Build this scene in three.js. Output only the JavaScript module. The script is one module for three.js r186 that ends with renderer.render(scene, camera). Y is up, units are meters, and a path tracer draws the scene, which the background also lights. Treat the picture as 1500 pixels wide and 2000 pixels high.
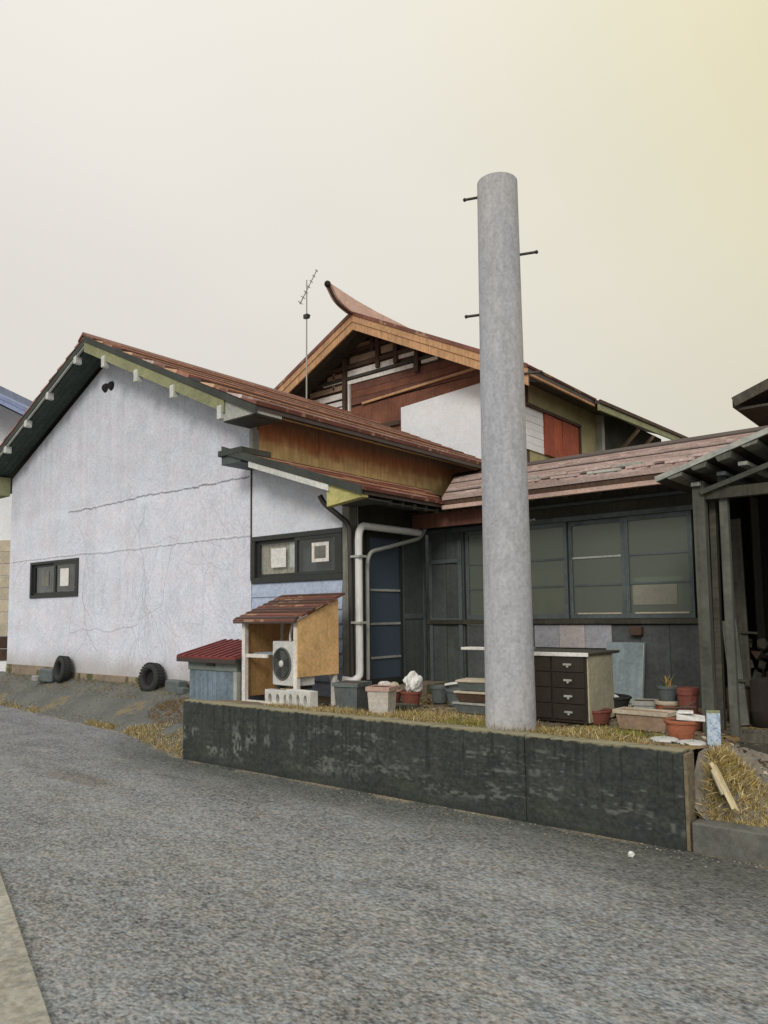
import * as THREE from 'three';
import { RoundedBoxGeometry } from 'three/addons/geometries/RoundedBoxGeometry.js';
import { mergeGeometries } from 'three/addons/utils/BufferGeometryUtils.js';

// ---------------------------------------------------------------- camera, sky, sun, exposure
const scene = new THREE.Scene();
const FOV = 2 * Math.atan(1000 / 1480.74) * 180 / Math.PI;
const camera = new THREE.PerspectiveCamera(FOV, 0.75, 0.05, 900);
camera.rotation.order = 'YXZ';
camera.position.set(8.1, 1.5, 6.95);
camera.rotation.set(4.876 * Math.PI / 180, 39.416 * Math.PI / 180, -0.668 * Math.PI / 180);
camera.setViewOffset(1500, 2000, 0, -75.47, 1500, 2000);   // the lens is shifted a little, as in the photograph
camera.updateProjectionMatrix();
scene.add(camera);

const clamp = (x, a = 0, b = 1) => Math.min(b, Math.max(a, x));
const lerp = (a, b, t) => a + (b - a) * t;
const sstep = (a, b, x) => { const t = clamp((x - a) / (b - a)); return t * t * (3 - 2 * t); };

// tiling value noise
function makeNoise(s0, period) {
  const n = period, g = new Float32Array(n * n); let s = s0 * 7919 + 13;
  for (let i = 0; i < n * n; i++) { s = Math.imul(s ^ s >>> 15, 0x2c1b3c6d) + 0x9e3779b9 | 0; const t = s ^ s >>> 13; g[i] = ((Math.imul(t, 0x297a2d39) ^ t >>> 11) >>> 0) / 4294967296; }
  return (x, y) => {
    const xi = Math.floor(x), yi = Math.floor(y), fx = x - xi, fy = y - yi, u = fx * fx * (3 - 2 * fx), v = fy * fy * (3 - 2 * fy);
    const a = ((xi % n) + n) % n, b = (a + 1) % n, c = ((yi % n) + n) % n, d = (c + 1) % n;
    return lerp(lerp(g[c * n + a], g[c * n + b], u), lerp(g[d * n + a], g[d * n + b], u), v) * 2 - 1;
  };
}
function fbm(s, base, oct) { const ns = []; for (let i = 0; i < oct; i++) ns.push(makeNoise(s + i * 31, base << i)); return (u, v) => { let t = 0, a = 0.5; for (let i = 0; i < oct; i++) { const k = base << i; t += a * ns[i](u * k, v * k); a *= 0.55; } return t; }; }
const skyN = fbm(5, 8, 4);
const SKY_W = 256, SKY_H = 128;
const skyData = new Float32Array(SKY_W * SKY_H * 4);
for (let j = 0; j < SKY_H; j++) for (let i = 0; i < SKY_W; i++) {
  const el = ((j + 0.5) / SKY_H - 0.5) * Math.PI, az = ((i + 0.5) / SKY_W - 0.5) * Math.PI * 2;   // az = atan2(z, x)
  const dx = Math.cos(az), dz = Math.sin(az), s = Math.max(0, Math.sin(el));
  // overcast: brighter towards the zenith, faintly uneven cloud
  const wob = 0.07 * skyN(i / SKY_W, j / SKY_H) * clamp(s * 4);
  const L = 0.635 * (1 + 0.56 * Math.pow(s, 1.1)) + wob;
  const wt = Math.pow(Math.max(0, 0.18 * dx * Math.cos(el) - 0.78 * dz * Math.cos(el) + 0.60 * s), 7);   // a thin, yellower part of the cloud
  let c = [L * (1.035 - 0.04 * wt), L * (1.0 - 0.09 * wt), L * (0.93 - 0.40 * wt)];
  if (el < -0.01) c = [0.2, 0.2, 0.19];
  const o = (j * SKY_W + i) * 4;
  skyData[o] = c[0]; skyData[o + 1] = c[1]; skyData[o + 2] = c[2]; skyData[o + 3] = 1;
}
const sky = new THREE.DataTexture(skyData, SKY_W, SKY_H, THREE.RGBAFormat, THREE.FloatType);
sky.mapping = THREE.EquirectangularReflectionMapping;
sky.magFilter = THREE.LinearFilter; sky.minFilter = THREE.LinearFilter; sky.wrapS = THREE.RepeatWrapping; sky.needsUpdate = true;
scene.background = sky;
scene.environment = sky;

const sun = new THREE.DirectionalLight(new THREE.Color(1, 0.95, 0.87), 1.3);
sun.position.set(11, 16.5, 26);
sun.target.position.set(0, 0, 0);
sun.castShadow = true;
sun.shadow.radius = 34;
sun.shadow.mapSize.set(2048, 2048);
Object.assign(sun.shadow.camera, { left: -22, right: 22, top: 22, bottom: -22, near: 1, far: 90 });
scene.add(sun, sun.target);

const renderer = new THREE.WebGLRenderer({ antialias: true });
renderer.setSize(768, 1024);
renderer.toneMapping = THREE.LinearToneMapping;
renderer.toneMappingExposure = 1;
renderer.shadowMap.enabled = true;

// ---------------------------------------------------------------- helpers
let seed = 20417;
function rnd() { seed |= 0; seed = seed + 0x6D2B79F5 | 0; let t = Math.imul(seed ^ seed >>> 15, 1 | seed); t = t + Math.imul(t ^ t >>> 7, 61 | t) ^ t; return ((t ^ t >>> 14) >>> 0) / 4294967296; }
const rr = (a, b) => a + (b - a) * rnd();
const V = (x, y, z) => new THREE.Vector3(x, y, z);
const used = new Map();
function numbered(name) { const n = used.get(name) ?? 0; used.set(name, n + 1); return n ? `${name}_${String(n).padStart(3, '0')}` : name; }
function tag(o, label, category, group) { o.userData.label = label; o.userData.category = category; if (group) o.userData.group = group; return o; }
function thing(name, label, category, [x, y, z] = [0, 0, 0], turn = 0, group) {
  const o = new THREE.Group(); o.name = numbered(name); o.position.set(x, y, z); o.rotation.y = turn; scene.add(o);
  return tag(o, label, category, group);
}
function part(parent, name, geo, mat, label) {
  const m = new THREE.Mesh(geo, mat); m.name = numbered(name); m.castShadow = m.receiveShadow = true; parent.add(m);
  if (label) m.userData.label = label;
  return m;
}
function struct(name, geo, mat) { const m = part(scene, name, geo, mat); m.userData.kind = 'structure'; return m; }
function stuff(o) { o.userData.kind = 'stuff'; return o; }

const enc = (x) => { x = clamp(x); return Math.round(255 * (x <= 0.0031308 ? 12.92 * x : 1.055 * Math.pow(x, 1 / 2.4) - 0.055)); };
const dec = (h) => { h /= 255; return h <= 0.04045 ? h / 12.92 : Math.pow((h + 0.055) / 1.055, 2.4); };
const S = (r, g, b) => [dec(r), dec(g), dec(b)];   // an sRGB triple as a linear base colour
const mixc = (a, b, t) => [lerp(a[0], b[0], t), lerp(a[1], b[1], t), lerp(a[2], b[2], t)];
const mul = (a, k) => [a[0] * k, a[1] * k, a[2] * k];
function colorTex(w, h, fn, repeat) {
  const d = new Uint8Array(w * h * 4);
  for (let j = 0; j < h; j++) for (let i = 0; i < w; i++) { const c = fn((i + 0.5) / w, (j + 0.5) / h, i, j), o = (j * w + i) * 4; d[o] = enc(c[0]); d[o + 1] = enc(c[1]); d[o + 2] = enc(c[2]); d[o + 3] = 255; }
  const t = new THREE.DataTexture(d, w, h, THREE.RGBAFormat); t.colorSpace = THREE.SRGBColorSpace; return finishTex(t, repeat);
}
function grayTex(w, h, fn, repeat) {
  const d = new Uint8Array(w * h * 4);
  for (let j = 0; j < h; j++) for (let i = 0; i < w; i++) { const c = Math.round(255 * clamp(fn((i + 0.5) / w, (j + 0.5) / h, i, j))), o = (j * w + i) * 4; d[o] = d[o + 1] = d[o + 2] = c; d[o + 3] = 255; }
  return finishTex(new THREE.DataTexture(d, w, h, THREE.RGBAFormat), repeat);
}
function finishTex(t, repeat) { t.wrapS = t.wrapT = THREE.RepeatWrapping; t.magFilter = THREE.LinearFilter; t.minFilter = THREE.LinearMipmapLinearFilter; t.generateMipmaps = true; if (repeat) t.repeat.set(repeat[0], repeat[1]); t.needsUpdate = true; return t; }

// shared gray textures, tiling every metre or so, that give each material its mottling and relief
const nA = fbm(3, 4, 5), nB = fbm(11, 8, 4), nC = fbm(23, 3, 3);
const bumpFine = grayTex(256, 256, (u, v) => 0.5 + 0.5 * nB(u, v) + 0.12 * (rnd() - 0.5), [1.4, 1.4]);
const bumpGrain = grayTex(256, 256, (u, v) => 0.5 + 0.35 * nB(u * 4 % 1, v) + 0.25 * nA(u, v), [2, 0.5]);
let matSeed = 100;
// a plain weathered surface: base colour, mottling, vertical streaks, speckles of a second colour
function weathered(base, { amp = 0.22, streak = 0, spots = null, spotAt = 0.35, size = 1.5, rough = 0.9, bump = 0.004, bumpMap = bumpFine, metal = 0, px = 256, speck = 0.16, grain = 0.14, hue = 0.04, extra = {} } = {}) {
  const s = matSeed += 17, gp = Math.round(size * 46), a = fbm(s, 3, 5), b = fbm(s + 5, 16, 3), st = makeNoise(s + 9, 64), h = makeNoise(s + 2, 48), gr = makeNoise(s + 4, gp);
  const map = colorTex(px, px, (u, v) => {
    let k = 1 + amp * 1.6 * a(u, v) + amp * 0.7 * b(u, v) + speck * (rnd() - 0.5) + grain * gr(u * gp, v * gp);
    if (streak) k += streak * st(u * 64, v * 2) * (0.6 + 0.6 * a(u, v));
    const hv = hue * h(u * 48, v * 48); let c = [base[0] * k * (1 + hv), base[1] * k, base[2] * k * (1 - hv)];
    if (spots) { const w = sstep(spotAt, spotAt + 0.2, a(u, (v + 0.37) % 1) + 0.5 * b(u, v)); c = mixc(c, mul(spots, 1 + 0.3 * b(v, u)), w); }
    return c;
  }, [1 / size, 1 / size]);
  return new THREE.MeshStandardMaterial({ map, roughness: rough, metalness: metal, bumpMap, bumpScale: bump, ...extra });
}
const plain = (c, rough = 0.8, extra = {}) => new THREE.MeshStandardMaterial({ color: new THREE.Color().setRGB(...c), roughness: rough, ...extra });

// box-projected uv in metres, from positions in the geometry's own axes
function boxUV(g) {
  if (g.index) g = g.toNonIndexed();
  const p = g.attributes.position, n = p.count, uv = new Float32Array(n * 2), a = V(), b = V(), c = V();
  for (let i = 0; i < n; i += 3) {
    a.fromBufferAttribute(p, i); b.fromBufferAttribute(p, i + 1); c.fromBufferAttribute(p, i + 2);
    const nn = b.clone().sub(a).cross(c.clone().sub(a)), ax = Math.abs(nn.x), ay = Math.abs(nn.y), az = Math.abs(nn.z);
    [a, b, c].forEach((q, k) => { const [u, v] = ax >= ay && ax >= az ? [q.z, q.y] : ay >= az ? [q.x, q.z] : [q.x, q.y]; uv[(i + k) * 2] = u; uv[(i + k) * 2 + 1] = v; });
  }
  g.setAttribute('uv', new THREE.BufferAttribute(uv, 2)); return g;
}
function shiftUV(g) { const uv = g.attributes.uv, du = rnd() * 3, dv = rnd() * 3; for (let i = 0; i < uv.count; i++) uv.setXY(i, uv.getX(i) + du, uv.getY(i) + dv); return g; }
// box from corner to corner
function bx(x0, y0, z0, x1, y1, z1, r = 0) {
  const w = x1 - x0, h = y1 - y0, d = z1 - z0; r = Math.min(r, w / 2.1, h / 2.1, d / 2.1);
  const g = r > 0 ? new RoundedBoxGeometry(w, h, d, 1, r) : new THREE.BoxGeometry(w, h, d);
  g.translate((x0 + x1) / 2, (y0 + y1) / 2, (z0 + z1) / 2); return shiftUV(boxUV(g));
}
// a bar between two points with a rectangular section (w across, h along 'up')
function bar(a, b, w, h, up = V(0, 1, 0)) {
  const d = b.clone().sub(a), L = d.length(), z = d.normalize(), x = up.clone().cross(z).normalize(), y = z.clone().cross(x);
  const g = shiftUV(boxUV(new THREE.BoxGeometry(w, h, L)));
  g.applyMatrix4(new THREE.Matrix4().makeBasis(x, y, z).setPosition(a.clone().add(b).multiplyScalar(0.5))); return g;
}
function tube(pts, r, seg = 24, rs = 8) { return new THREE.TubeGeometry(new THREE.CatmullRomCurve3(pts.map((p) => V(...p)), false, 'catmullrom', 0.15), seg, r, rs); }
function rod(a, b, r0, r1 = r0, seg = 10) {
  const d = b.clone().sub(a), g = new THREE.CylinderGeometry(r1, r0, d.length(), seg);
  g.applyQuaternion(new THREE.Quaternion().setFromUnitVectors(V(0, 1, 0), d.clone().normalize())); const m = a.clone().add(b).multiplyScalar(0.5); g.translate(m.x, m.y, m.z); return g;
}
// eight corners: four below (anticlockwise seen from above), four above
function hex(p) {
  const F = [[3, 2, 1, 0], [4, 5, 6, 7], [0, 1, 5, 4], [1, 2, 6, 5], [2, 3, 7, 6], [3, 0, 4, 7]], a = [];
  for (const [i, j, k, l] of F) for (const q of [i, j, k, i, k, l]) a.push(p[q].x, p[q].y, p[q].z);
  const g = new THREE.BufferGeometry(); g.setAttribute('position', new THREE.BufferAttribute(new Float32Array(a), 3)); g.computeVertexNormals(); return shiftUV(boxUV(g));
}
// a sheet of thickness t on the quad a b c d
function slab(a, b, c, d, t, lift = 0) {
  const n = b.clone().sub(a).cross(d.clone().sub(a)); if (n.lengthSq() < 1e-9) n.copy(c.clone().sub(a).cross(d.clone().sub(a))); n.normalize(); if (n.y < 0) n.negate();
  const up = n.clone().multiplyScalar(t + lift), lo = n.clone().multiplyScalar(lift);
  return hex([a, b, c, d].map((q) => q.clone().add(lo)).concat([a, b, c, d].map((q) => q.clone().add(up))));
}
// roof courses: n stepped sheets from the eave a-b up to the ridge d-c, each a piece of its own
function courses(parent, a, b, c, d, n, mats, name = 'roof_course', step = 0.035) {
  const nn = b.clone().sub(a).cross(d.clone().sub(a)).normalize(); if (nn.y < 0) nn.negate();
  for (let i = 0; i < n; i++) {
    const t0 = i / n, t1 = (i + 1.06) / n, A = a.clone().lerp(d, t0), B = b.clone().lerp(c, t0), C = b.clone().lerp(c, Math.min(1, t1)), D = a.clone().lerp(d, Math.min(1, t1));
    const hi = nn.clone().multiplyScalar(step), lo = nn.clone().multiplyScalar(0.012), z = nn.clone().multiplyScalar(0.002);
    part(parent, name, hex([A.clone().add(z), B.clone().add(z), C.clone().add(z), D.clone().add(z), A.add(hi), B.add(hi), C.add(lo), D.add(lo)]), mats[i % mats.length]);
  }
}
function prism(pts, z0, z1, bevel = 0) {   // outline in x-y pulled along z
  const g = new THREE.ExtrudeGeometry(new THREE.Shape(pts.map(([x, y]) => new THREE.Vector2(x, y))), { depth: z1 - z0, bevelEnabled: bevel > 0, bevelSize: bevel, bevelThickness: bevel, bevelSegments: 1 });
  g.translate(0, 0, z0); return boxUV(g);
}
function lathe(pts, seg = 20) { return new THREE.LatheGeometry(pts.map(([r, y]) => new THREE.Vector2(r, y)), seg); }
const at = (g, x, y, z) => { g.translate(x, y, z); return g; };

// ---------------------------------------------------------------- materials
// white mortar wall of the gable: mottled, with two long joints and a web of mended cracks
const WALL = { x0: -7.5, y0: 0, w: 7.6, h: 6.4, px: 1280, py: 1080 };
function crackLayer(W, lines) {
  const d = new Float32Array(W.px * W.py);
  const dab = (x, y, r, k) => { const i0 = Math.floor(x - r - 1), j0 = Math.floor(y - r - 1); for (let j = j0; j <= j0 + 2 * r + 2; j++) for (let i = i0; i <= i0 + 2 * r + 2; i++) { if (i < 0 || j < 0 || i >= W.px || j >= W.py) continue; const q = Math.hypot(i + 0.5 - x, j + 0.5 - y), a = clamp(r + 0.5 - q); const o = j * W.px + i; if (Math.abs(k) * a > Math.abs(d[o])) d[o] = k * a; } };
  for (const { pts, r, k, wob = 0.02 } of lines) for (let s = 0; s + 1 < pts.length; s++) {
    const [ax, ay] = pts[s], [bx_, by] = pts[s + 1], L = Math.hypot(bx_ - ax, by - ay), n = Math.ceil(L / 0.008); let wy = 0;
    for (let i = 0; i <= n; i++) { wy = wy * 0.93 + wob * 0.25 * (rnd() - 0.5); const t = i / n; dab((lerp(ax, bx_, t) + wy * 0.6 - W.x0) / W.w * W.px, (lerp(ay, by, t) + wy - W.y0) / W.h * W.py, r * (0.7 + 0.6 * rnd()), k * (0.55 + 0.6 * rnd())); }
  }
  return d;
}
const crackLines = [
  { pts: [[-5.04, 3.44], [-3.9, 3.44], [-2.4, 3.47], [-1.2, 3.46], [-0.05, 3.47]], r: 1.9, k: 0.75, wob: 0.05 },
  { pts: [[-7.25, 2.63], [-5.5, 2.64], [-3.5, 2.62], [-1.5, 2.63], [0.0, 2.63]], r: 1.5, k: 0.6, wob: 0.03 },
  { pts: [[-7.2, 2.655], [-4.5, 2.665], [-2, 2.65], [0, 2.66]], r: 1.2, k: -0.55, wob: 0.02 },
  { pts: [[-5.0, 3.47], [-3.6, 3.47], [-1.4, 3.49]], r: 1.2, k: -0.4, wob: 0.02 },
];
{
  const branch = (x, y, a, len, k, depth) => {
    const pts = [[x, y]]; let n = Math.max(2, Math.round(len / 0.22));
    const a0 = a; for (let i = 0; i < n; i++) { a = a0 + (a - a0) * 0.55 + rr(-0.5, 0.5); x += Math.cos(a) * 0.22; y += Math.sin(a) * 0.22; if (y > 3.4 || y < 0.65 || x > -0.1 || x < -7.2) break; pts.push([x, y]); if (depth && rnd() < 0.3) branch(x, y, a + (rnd() < 0.5 ? 1 : -1) * rr(0.5, 1.2), len * 0.4, k * 0.8, depth - 1); }
    if (pts.length > 1) crackLines.push({ pts, r: 1.1, k, wob: 0.02 });
  };
  for (let i = 0; i < 26; i++) branch(rr(-5.6, -0.4), rr(1.6, 3.35), -Math.PI / 2 + rr(-0.5, 0.5), rr(0.7, 1.9), rr(0.2, 0.42), 1);
  branch(-4.9, 1.25, 0.05, 2.2, 0.5, 0); branch(-7.1, 2.2, 0.7, 0.7, 0.5, 0); branch(-4.4, 2.5, -1.4, 1.8, 0.55, 1); branch(-2.6, 3.3, -1.5, 2.2, 0.5, 1);
}
const crack = crackLayer(WALL, crackLines);
const wA = fbm(401, 3, 5), wB = fbm(431, 24, 4), wC = makeNoise(440, 64), wG = makeNoise(445, 330), wH = makeNoise(447, 260);
const wallMap = colorTex(WALL.px, WALL.py, (u, v, i, j) => {
  const y = WALL.y0 + v * WALL.h, x = WALL.x0 + u * WALL.w;
  let k = 1 + 0.09 * wA(u, v) + 0.10 * wB(u, v) + 0.10 * (rnd() - 0.5) + 0.12 * wG(u * 330, v * 280) + 0.03 * wC(u * 64, v * 3);
  const t = 0.5 + 0.5 * wB(v, u) + 0.4 * wH(u * 260, v * 220); let c = mixc(S(217, 226, 240), S(224, 222, 235), clamp(t));
  c = mixc(c, S(203, 214, 215), 0.4 * sstep(0.05, 0.3, wA(v, u)));
  c = mul(c, k);
  c = mul(c, 1 - 0.09 * sstep(0.05, 0.6, wC(u * 90, v * 1.6)) * sstep(2.2, 5.5, y + 2 * wA(u, v))); const up = sstep(3.55, 3.4, y); c = mul(c, lerp(0.93, 1.0, up));                                // a little darker above the upper joint
  const dirt = sstep(0.95, 0.5, y + 0.35 * wA(u, v)); c = mixc(c, S(150, 140, 120), 0.55 * dirt);  // splash stains at the foot
  const q = crack[j * WALL.px + i]; c = q > 0 ? mixc(c, S(92, 92, 108), q) : mixc(c, [0.86, 0.86, 0.88], -q);
  return c;
});
const whiteWall = new THREE.MeshStandardMaterial({ map: wallMap, roughness: 0.95, bumpMap: bumpFine, bumpScale: 0.004 });
const wallUV = (g) => { const p = g.attributes.position, uv = g.attributes.uv; for (let i = 0; i < p.count; i++) uv.setXY(i, (p.getX(i) - WALL.x0) / WALL.w, (p.getY(i) - WALL.y0) / WALL.h); return g; };

const M = {
  plaster: weathered(S(220, 225, 236), { amp: 0.08, rough: 0.95, speck: 0.12, grain: 0.08 }),
  plasterWarm: weathered(S(234, 236, 240), { amp: 0.06, rough: 0.95, grain: 0.06, speck: 0.08 }),
  plasterOlive: weathered(S(165, 158, 118), { amp: 0.15, rough: 0.95 }),
  ridgeCream: weathered(S(222, 190, 176), { amp: 0.15 }),
  roofRed: weathered(S(158, 108, 100), { amp: 0.28, spots: S(190, 154, 146), spotAt: 0.25, rough: 0.5, bump: 0.003 }),
  roofRust: weathered(S(116, 72, 60), { amp: 0.3, spots: S(166, 134, 106), spotAt: 0.2, rough: 0.55, bump: 0.003 }),
  roofGrey: weathered(S(150, 134, 128), { amp: 0.25, spots: S(184, 168, 162), spotAt: 0.2, rough: 0.55, bump: 0.003 }),
  roofPale: weathered(S(192, 172, 166), { amp: 0.22, spots: S(206, 192, 188), spotAt: 0.2, rough: 0.55, bump: 0.003 }),
  roofTan: weathered(S(202, 164, 132), { amp: 0.22, rough: 0.6 }),
  roofDark: weathered(S(70, 58, 55), { amp: 0.25, rough: 0.6 }),
  soffit: weathered(S(58, 70, 64), { amp: 0.25, streak: 0.2, rough: 0.9, size: 1 }),
  boardDark: weathered(S(62, 66, 62), { amp: 0.25, rough: 0.85 }),
  trimOlive: weathered(S(140, 142, 108), { amp: 0.2, rough: 0.85 }),
  trimGrey: weathered(S(165, 168, 162), { amp: 0.18, rough: 0.85 }),
  trimWhite: weathered(S(205, 207, 202), { amp: 0.12, rough: 0.8 }),
  ochreBox: weathered(S(176, 172, 112), { amp: 0.2, rough: 0.9 }),
  plinth: weathered(S(142, 128, 112), { amp: 0.3, spots: S(92, 92, 62), spotAt: 0.3, rough: 0.95 }),
  siding: [weathered(S(176, 190, 214), { amp: 0.1 }), weathered(S(168, 182, 206), { amp: 0.12 }), weathered(S(150, 160, 176), { amp: 0.14 })],
  postGrey: weathered(S(120, 120, 112), { amp: 0.2, streak: 0.3, bumpMap: bumpGrain }),
  frame: weathered(S(46, 50, 48), { amp: 0.15, rough: 0.55 }),
  frameOld: weathered(S(88, 98, 100), { amp: 0.25, rough: 0.7 }),
  pipeDark: weathered(S(58, 54, 52), { amp: 0.2, rough: 0.5 }),
  pipeWhite: weathered(S(222, 222, 222), { amp: 0.08, rough: 0.45, speck: 0.06 }),
  woodDark: [0, 1, 2].map((i) => weathered(S(64 + i * 8, 63 + i * 7, 54 + i * 7), { amp: 0.28, streak: 0.35, bumpMap: bumpGrain, bump: 0.004, size: 1.2 })),
  woodGrey: [0, 1].map((i) => weathered(S(82 + i * 10, 84 + i * 10, 77 + i * 10), { amp: 0.22, streak: 0.3, bumpMap: bumpGrain, bump: 0.004 })),
  woodRed: [0, 1].map((i) => weathered(S(112 + i * 12, 74 + i * 6, 62), { amp: 0.25, streak: 0.3, bumpMap: bumpGrain })),
  woodTan: weathered(S(190, 150, 112), { amp: 0.2, streak: 0.3, bumpMap: bumpGrain }),
  woodBrown: weathered(S(78, 60, 48), { amp: 0.25, streak: 0.35, bumpMap: bumpGrain }),
  slat: weathered(S(220, 216, 210), { amp: 0.15, streak: 0.15 }),
  slatBrown: weathered(S(160, 138, 118), { amp: 0.18 }),
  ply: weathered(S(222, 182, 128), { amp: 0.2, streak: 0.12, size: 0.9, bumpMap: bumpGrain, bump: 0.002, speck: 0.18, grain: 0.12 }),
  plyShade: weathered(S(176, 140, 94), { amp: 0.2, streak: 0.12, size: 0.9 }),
  concrete: weathered(S(172, 172, 174), { amp: 0.12, rough: 0.95, speck: 0.28, size: 1.1, bump: 0.003 }),
  block: weathered(S(196, 197, 194), { amp: 0.14, rough: 0.98, speck: 0.2 }),
  doorGrey: weathered(S(74, 80, 78), { amp: 0.22, streak: 0.15 }),
  cabinetDark: weathered(S(48, 42, 36), { amp: 0.25 }),
  rubber: weathered(S(46, 48, 47), { amp: 0.25, rough: 0.85 }),
  metalBlue: weathered(S(112, 128, 142), { amp: 0.22, streak: 0.4, spots: S(150, 158, 164), spotAt: 0.4, rough: 0.6, size: 0.8 }),
  metalBand: weathered(S(112, 120, 116), { amp: 0.2, rough: 0.6 }),
  roofBox: weathered(S(116, 46, 42), { amp: 0.25, spots: S(110, 44, 42), spotAt: 0.3, rough: 0.55 }),
  white: weathered(S(226, 226, 224), { amp: 0.07, rough: 0.6 }),
  acBody: weathered(S(205, 206, 204), { amp: 0.08, rough: 0.5, speck: 0.06 }),
  grille: weathered(S(88, 92, 90), { amp: 0.15, rough: 0.5 }),
  black: plain(S(34, 33, 32), 0.9),
  interior: plain(S(42, 38, 34), 0.95),
  terracotta: weathered(S(168, 104, 76), { amp: 0.2, rough: 0.9 }),
  terracottaDark: weathered(S(126, 74, 62), { amp: 0.25, rough: 0.9 }),
  potGrey: weathered(S(96, 104, 104), { amp: 0.2, rough: 0.7 }),
  potBeige: weathered(S(190, 180, 160), { amp: 0.15, rough: 0.9 }),
  potPlastic: weathered(S(196, 192, 186), { amp: 0.14, rough: 0.7 }),
  pinkRim: weathered(S(190, 162, 150), { amp: 0.15, rough: 0.8 }),
  soil: weathered(S(88, 62, 54), { amp: 0.35, rough: 1, bump: 0.02 }),
  blueTile: [0, 1].map((i) => weathered(S(128 + i * 16, 142 + i * 16, 180 + i * 12), { amp: 0.2, rough: 0.4 })),
  stake: weathered(S(186, 202, 218), { amp: 0.2, spots: S(136, 160, 192), spotAt: 0.12, size: 0.12, grain: 0.05, rough: 0.8 }),
  stone: weathered(S(150, 150, 148), { amp: 0.25, rough: 0.95 }),
  rustShaded: null,
};
const clearPane = new THREE.MeshPhysicalMaterial({ color: 0xf2f5f5, roughness: 0.06, transmission: 1, thickness: 0, ior: 1.5 });
const frosted = new THREE.MeshPhysicalMaterial({ color: new THREE.Color().setRGB(...S(196, 206, 194)), roughness: 0.3, transmission: 0.86, thickness: 0 });
const frostedBlue = new THREE.MeshPhysicalMaterial({ color: new THREE.Color().setRGB(...S(84, 98, 114)), roughness: 0.3, transmission: 0.25, thickness: 0 });
// rusting steel cladding: grey-brown eave shade painted above, red rust below it, ochre sky sheen painted near the flashing
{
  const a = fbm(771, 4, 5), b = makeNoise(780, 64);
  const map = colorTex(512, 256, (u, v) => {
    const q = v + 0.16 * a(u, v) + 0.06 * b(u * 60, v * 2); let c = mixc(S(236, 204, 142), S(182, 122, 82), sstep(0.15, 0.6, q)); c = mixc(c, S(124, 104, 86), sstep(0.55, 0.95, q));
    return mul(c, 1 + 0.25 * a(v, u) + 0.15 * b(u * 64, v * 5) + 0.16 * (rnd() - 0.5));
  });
  M.rustShaded = new THREE.MeshStandardMaterial({ map, roughness: 0.6, metalness: 0.0, bumpMap: bumpFine, bumpScale: 0.003 });
}

// ---------------------------------------------------------------- ground, road, yard, forecourt
const hA = makeNoise(901, 64), hB = makeNoise(917, 64);
const edgeZ = (x) => x < -0.93 ? lerp(0.75, 1.3, clamp((x + 5.95) / 5.02)) : lerp(1.3, 1.95, clamp((x + 0.93) / 2.1));
// the big ground sheet, to the horizon
{
  const g = new THREE.CircleGeometry(620, 64); g.rotateX(-Math.PI / 2); g.translate(0, -0.03, 0);
  const uv = g.attributes.uv, p = g.attributes.position; for (let i = 0; i < p.count; i++) uv.setXY(i, p.getX(i), p.getZ(i));
  struct('ground', g, weathered(S(120, 114, 98), { amp: 0.3, size: 6, spots: S(96, 104, 72), spotAt: 0.2 }));
}
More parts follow.
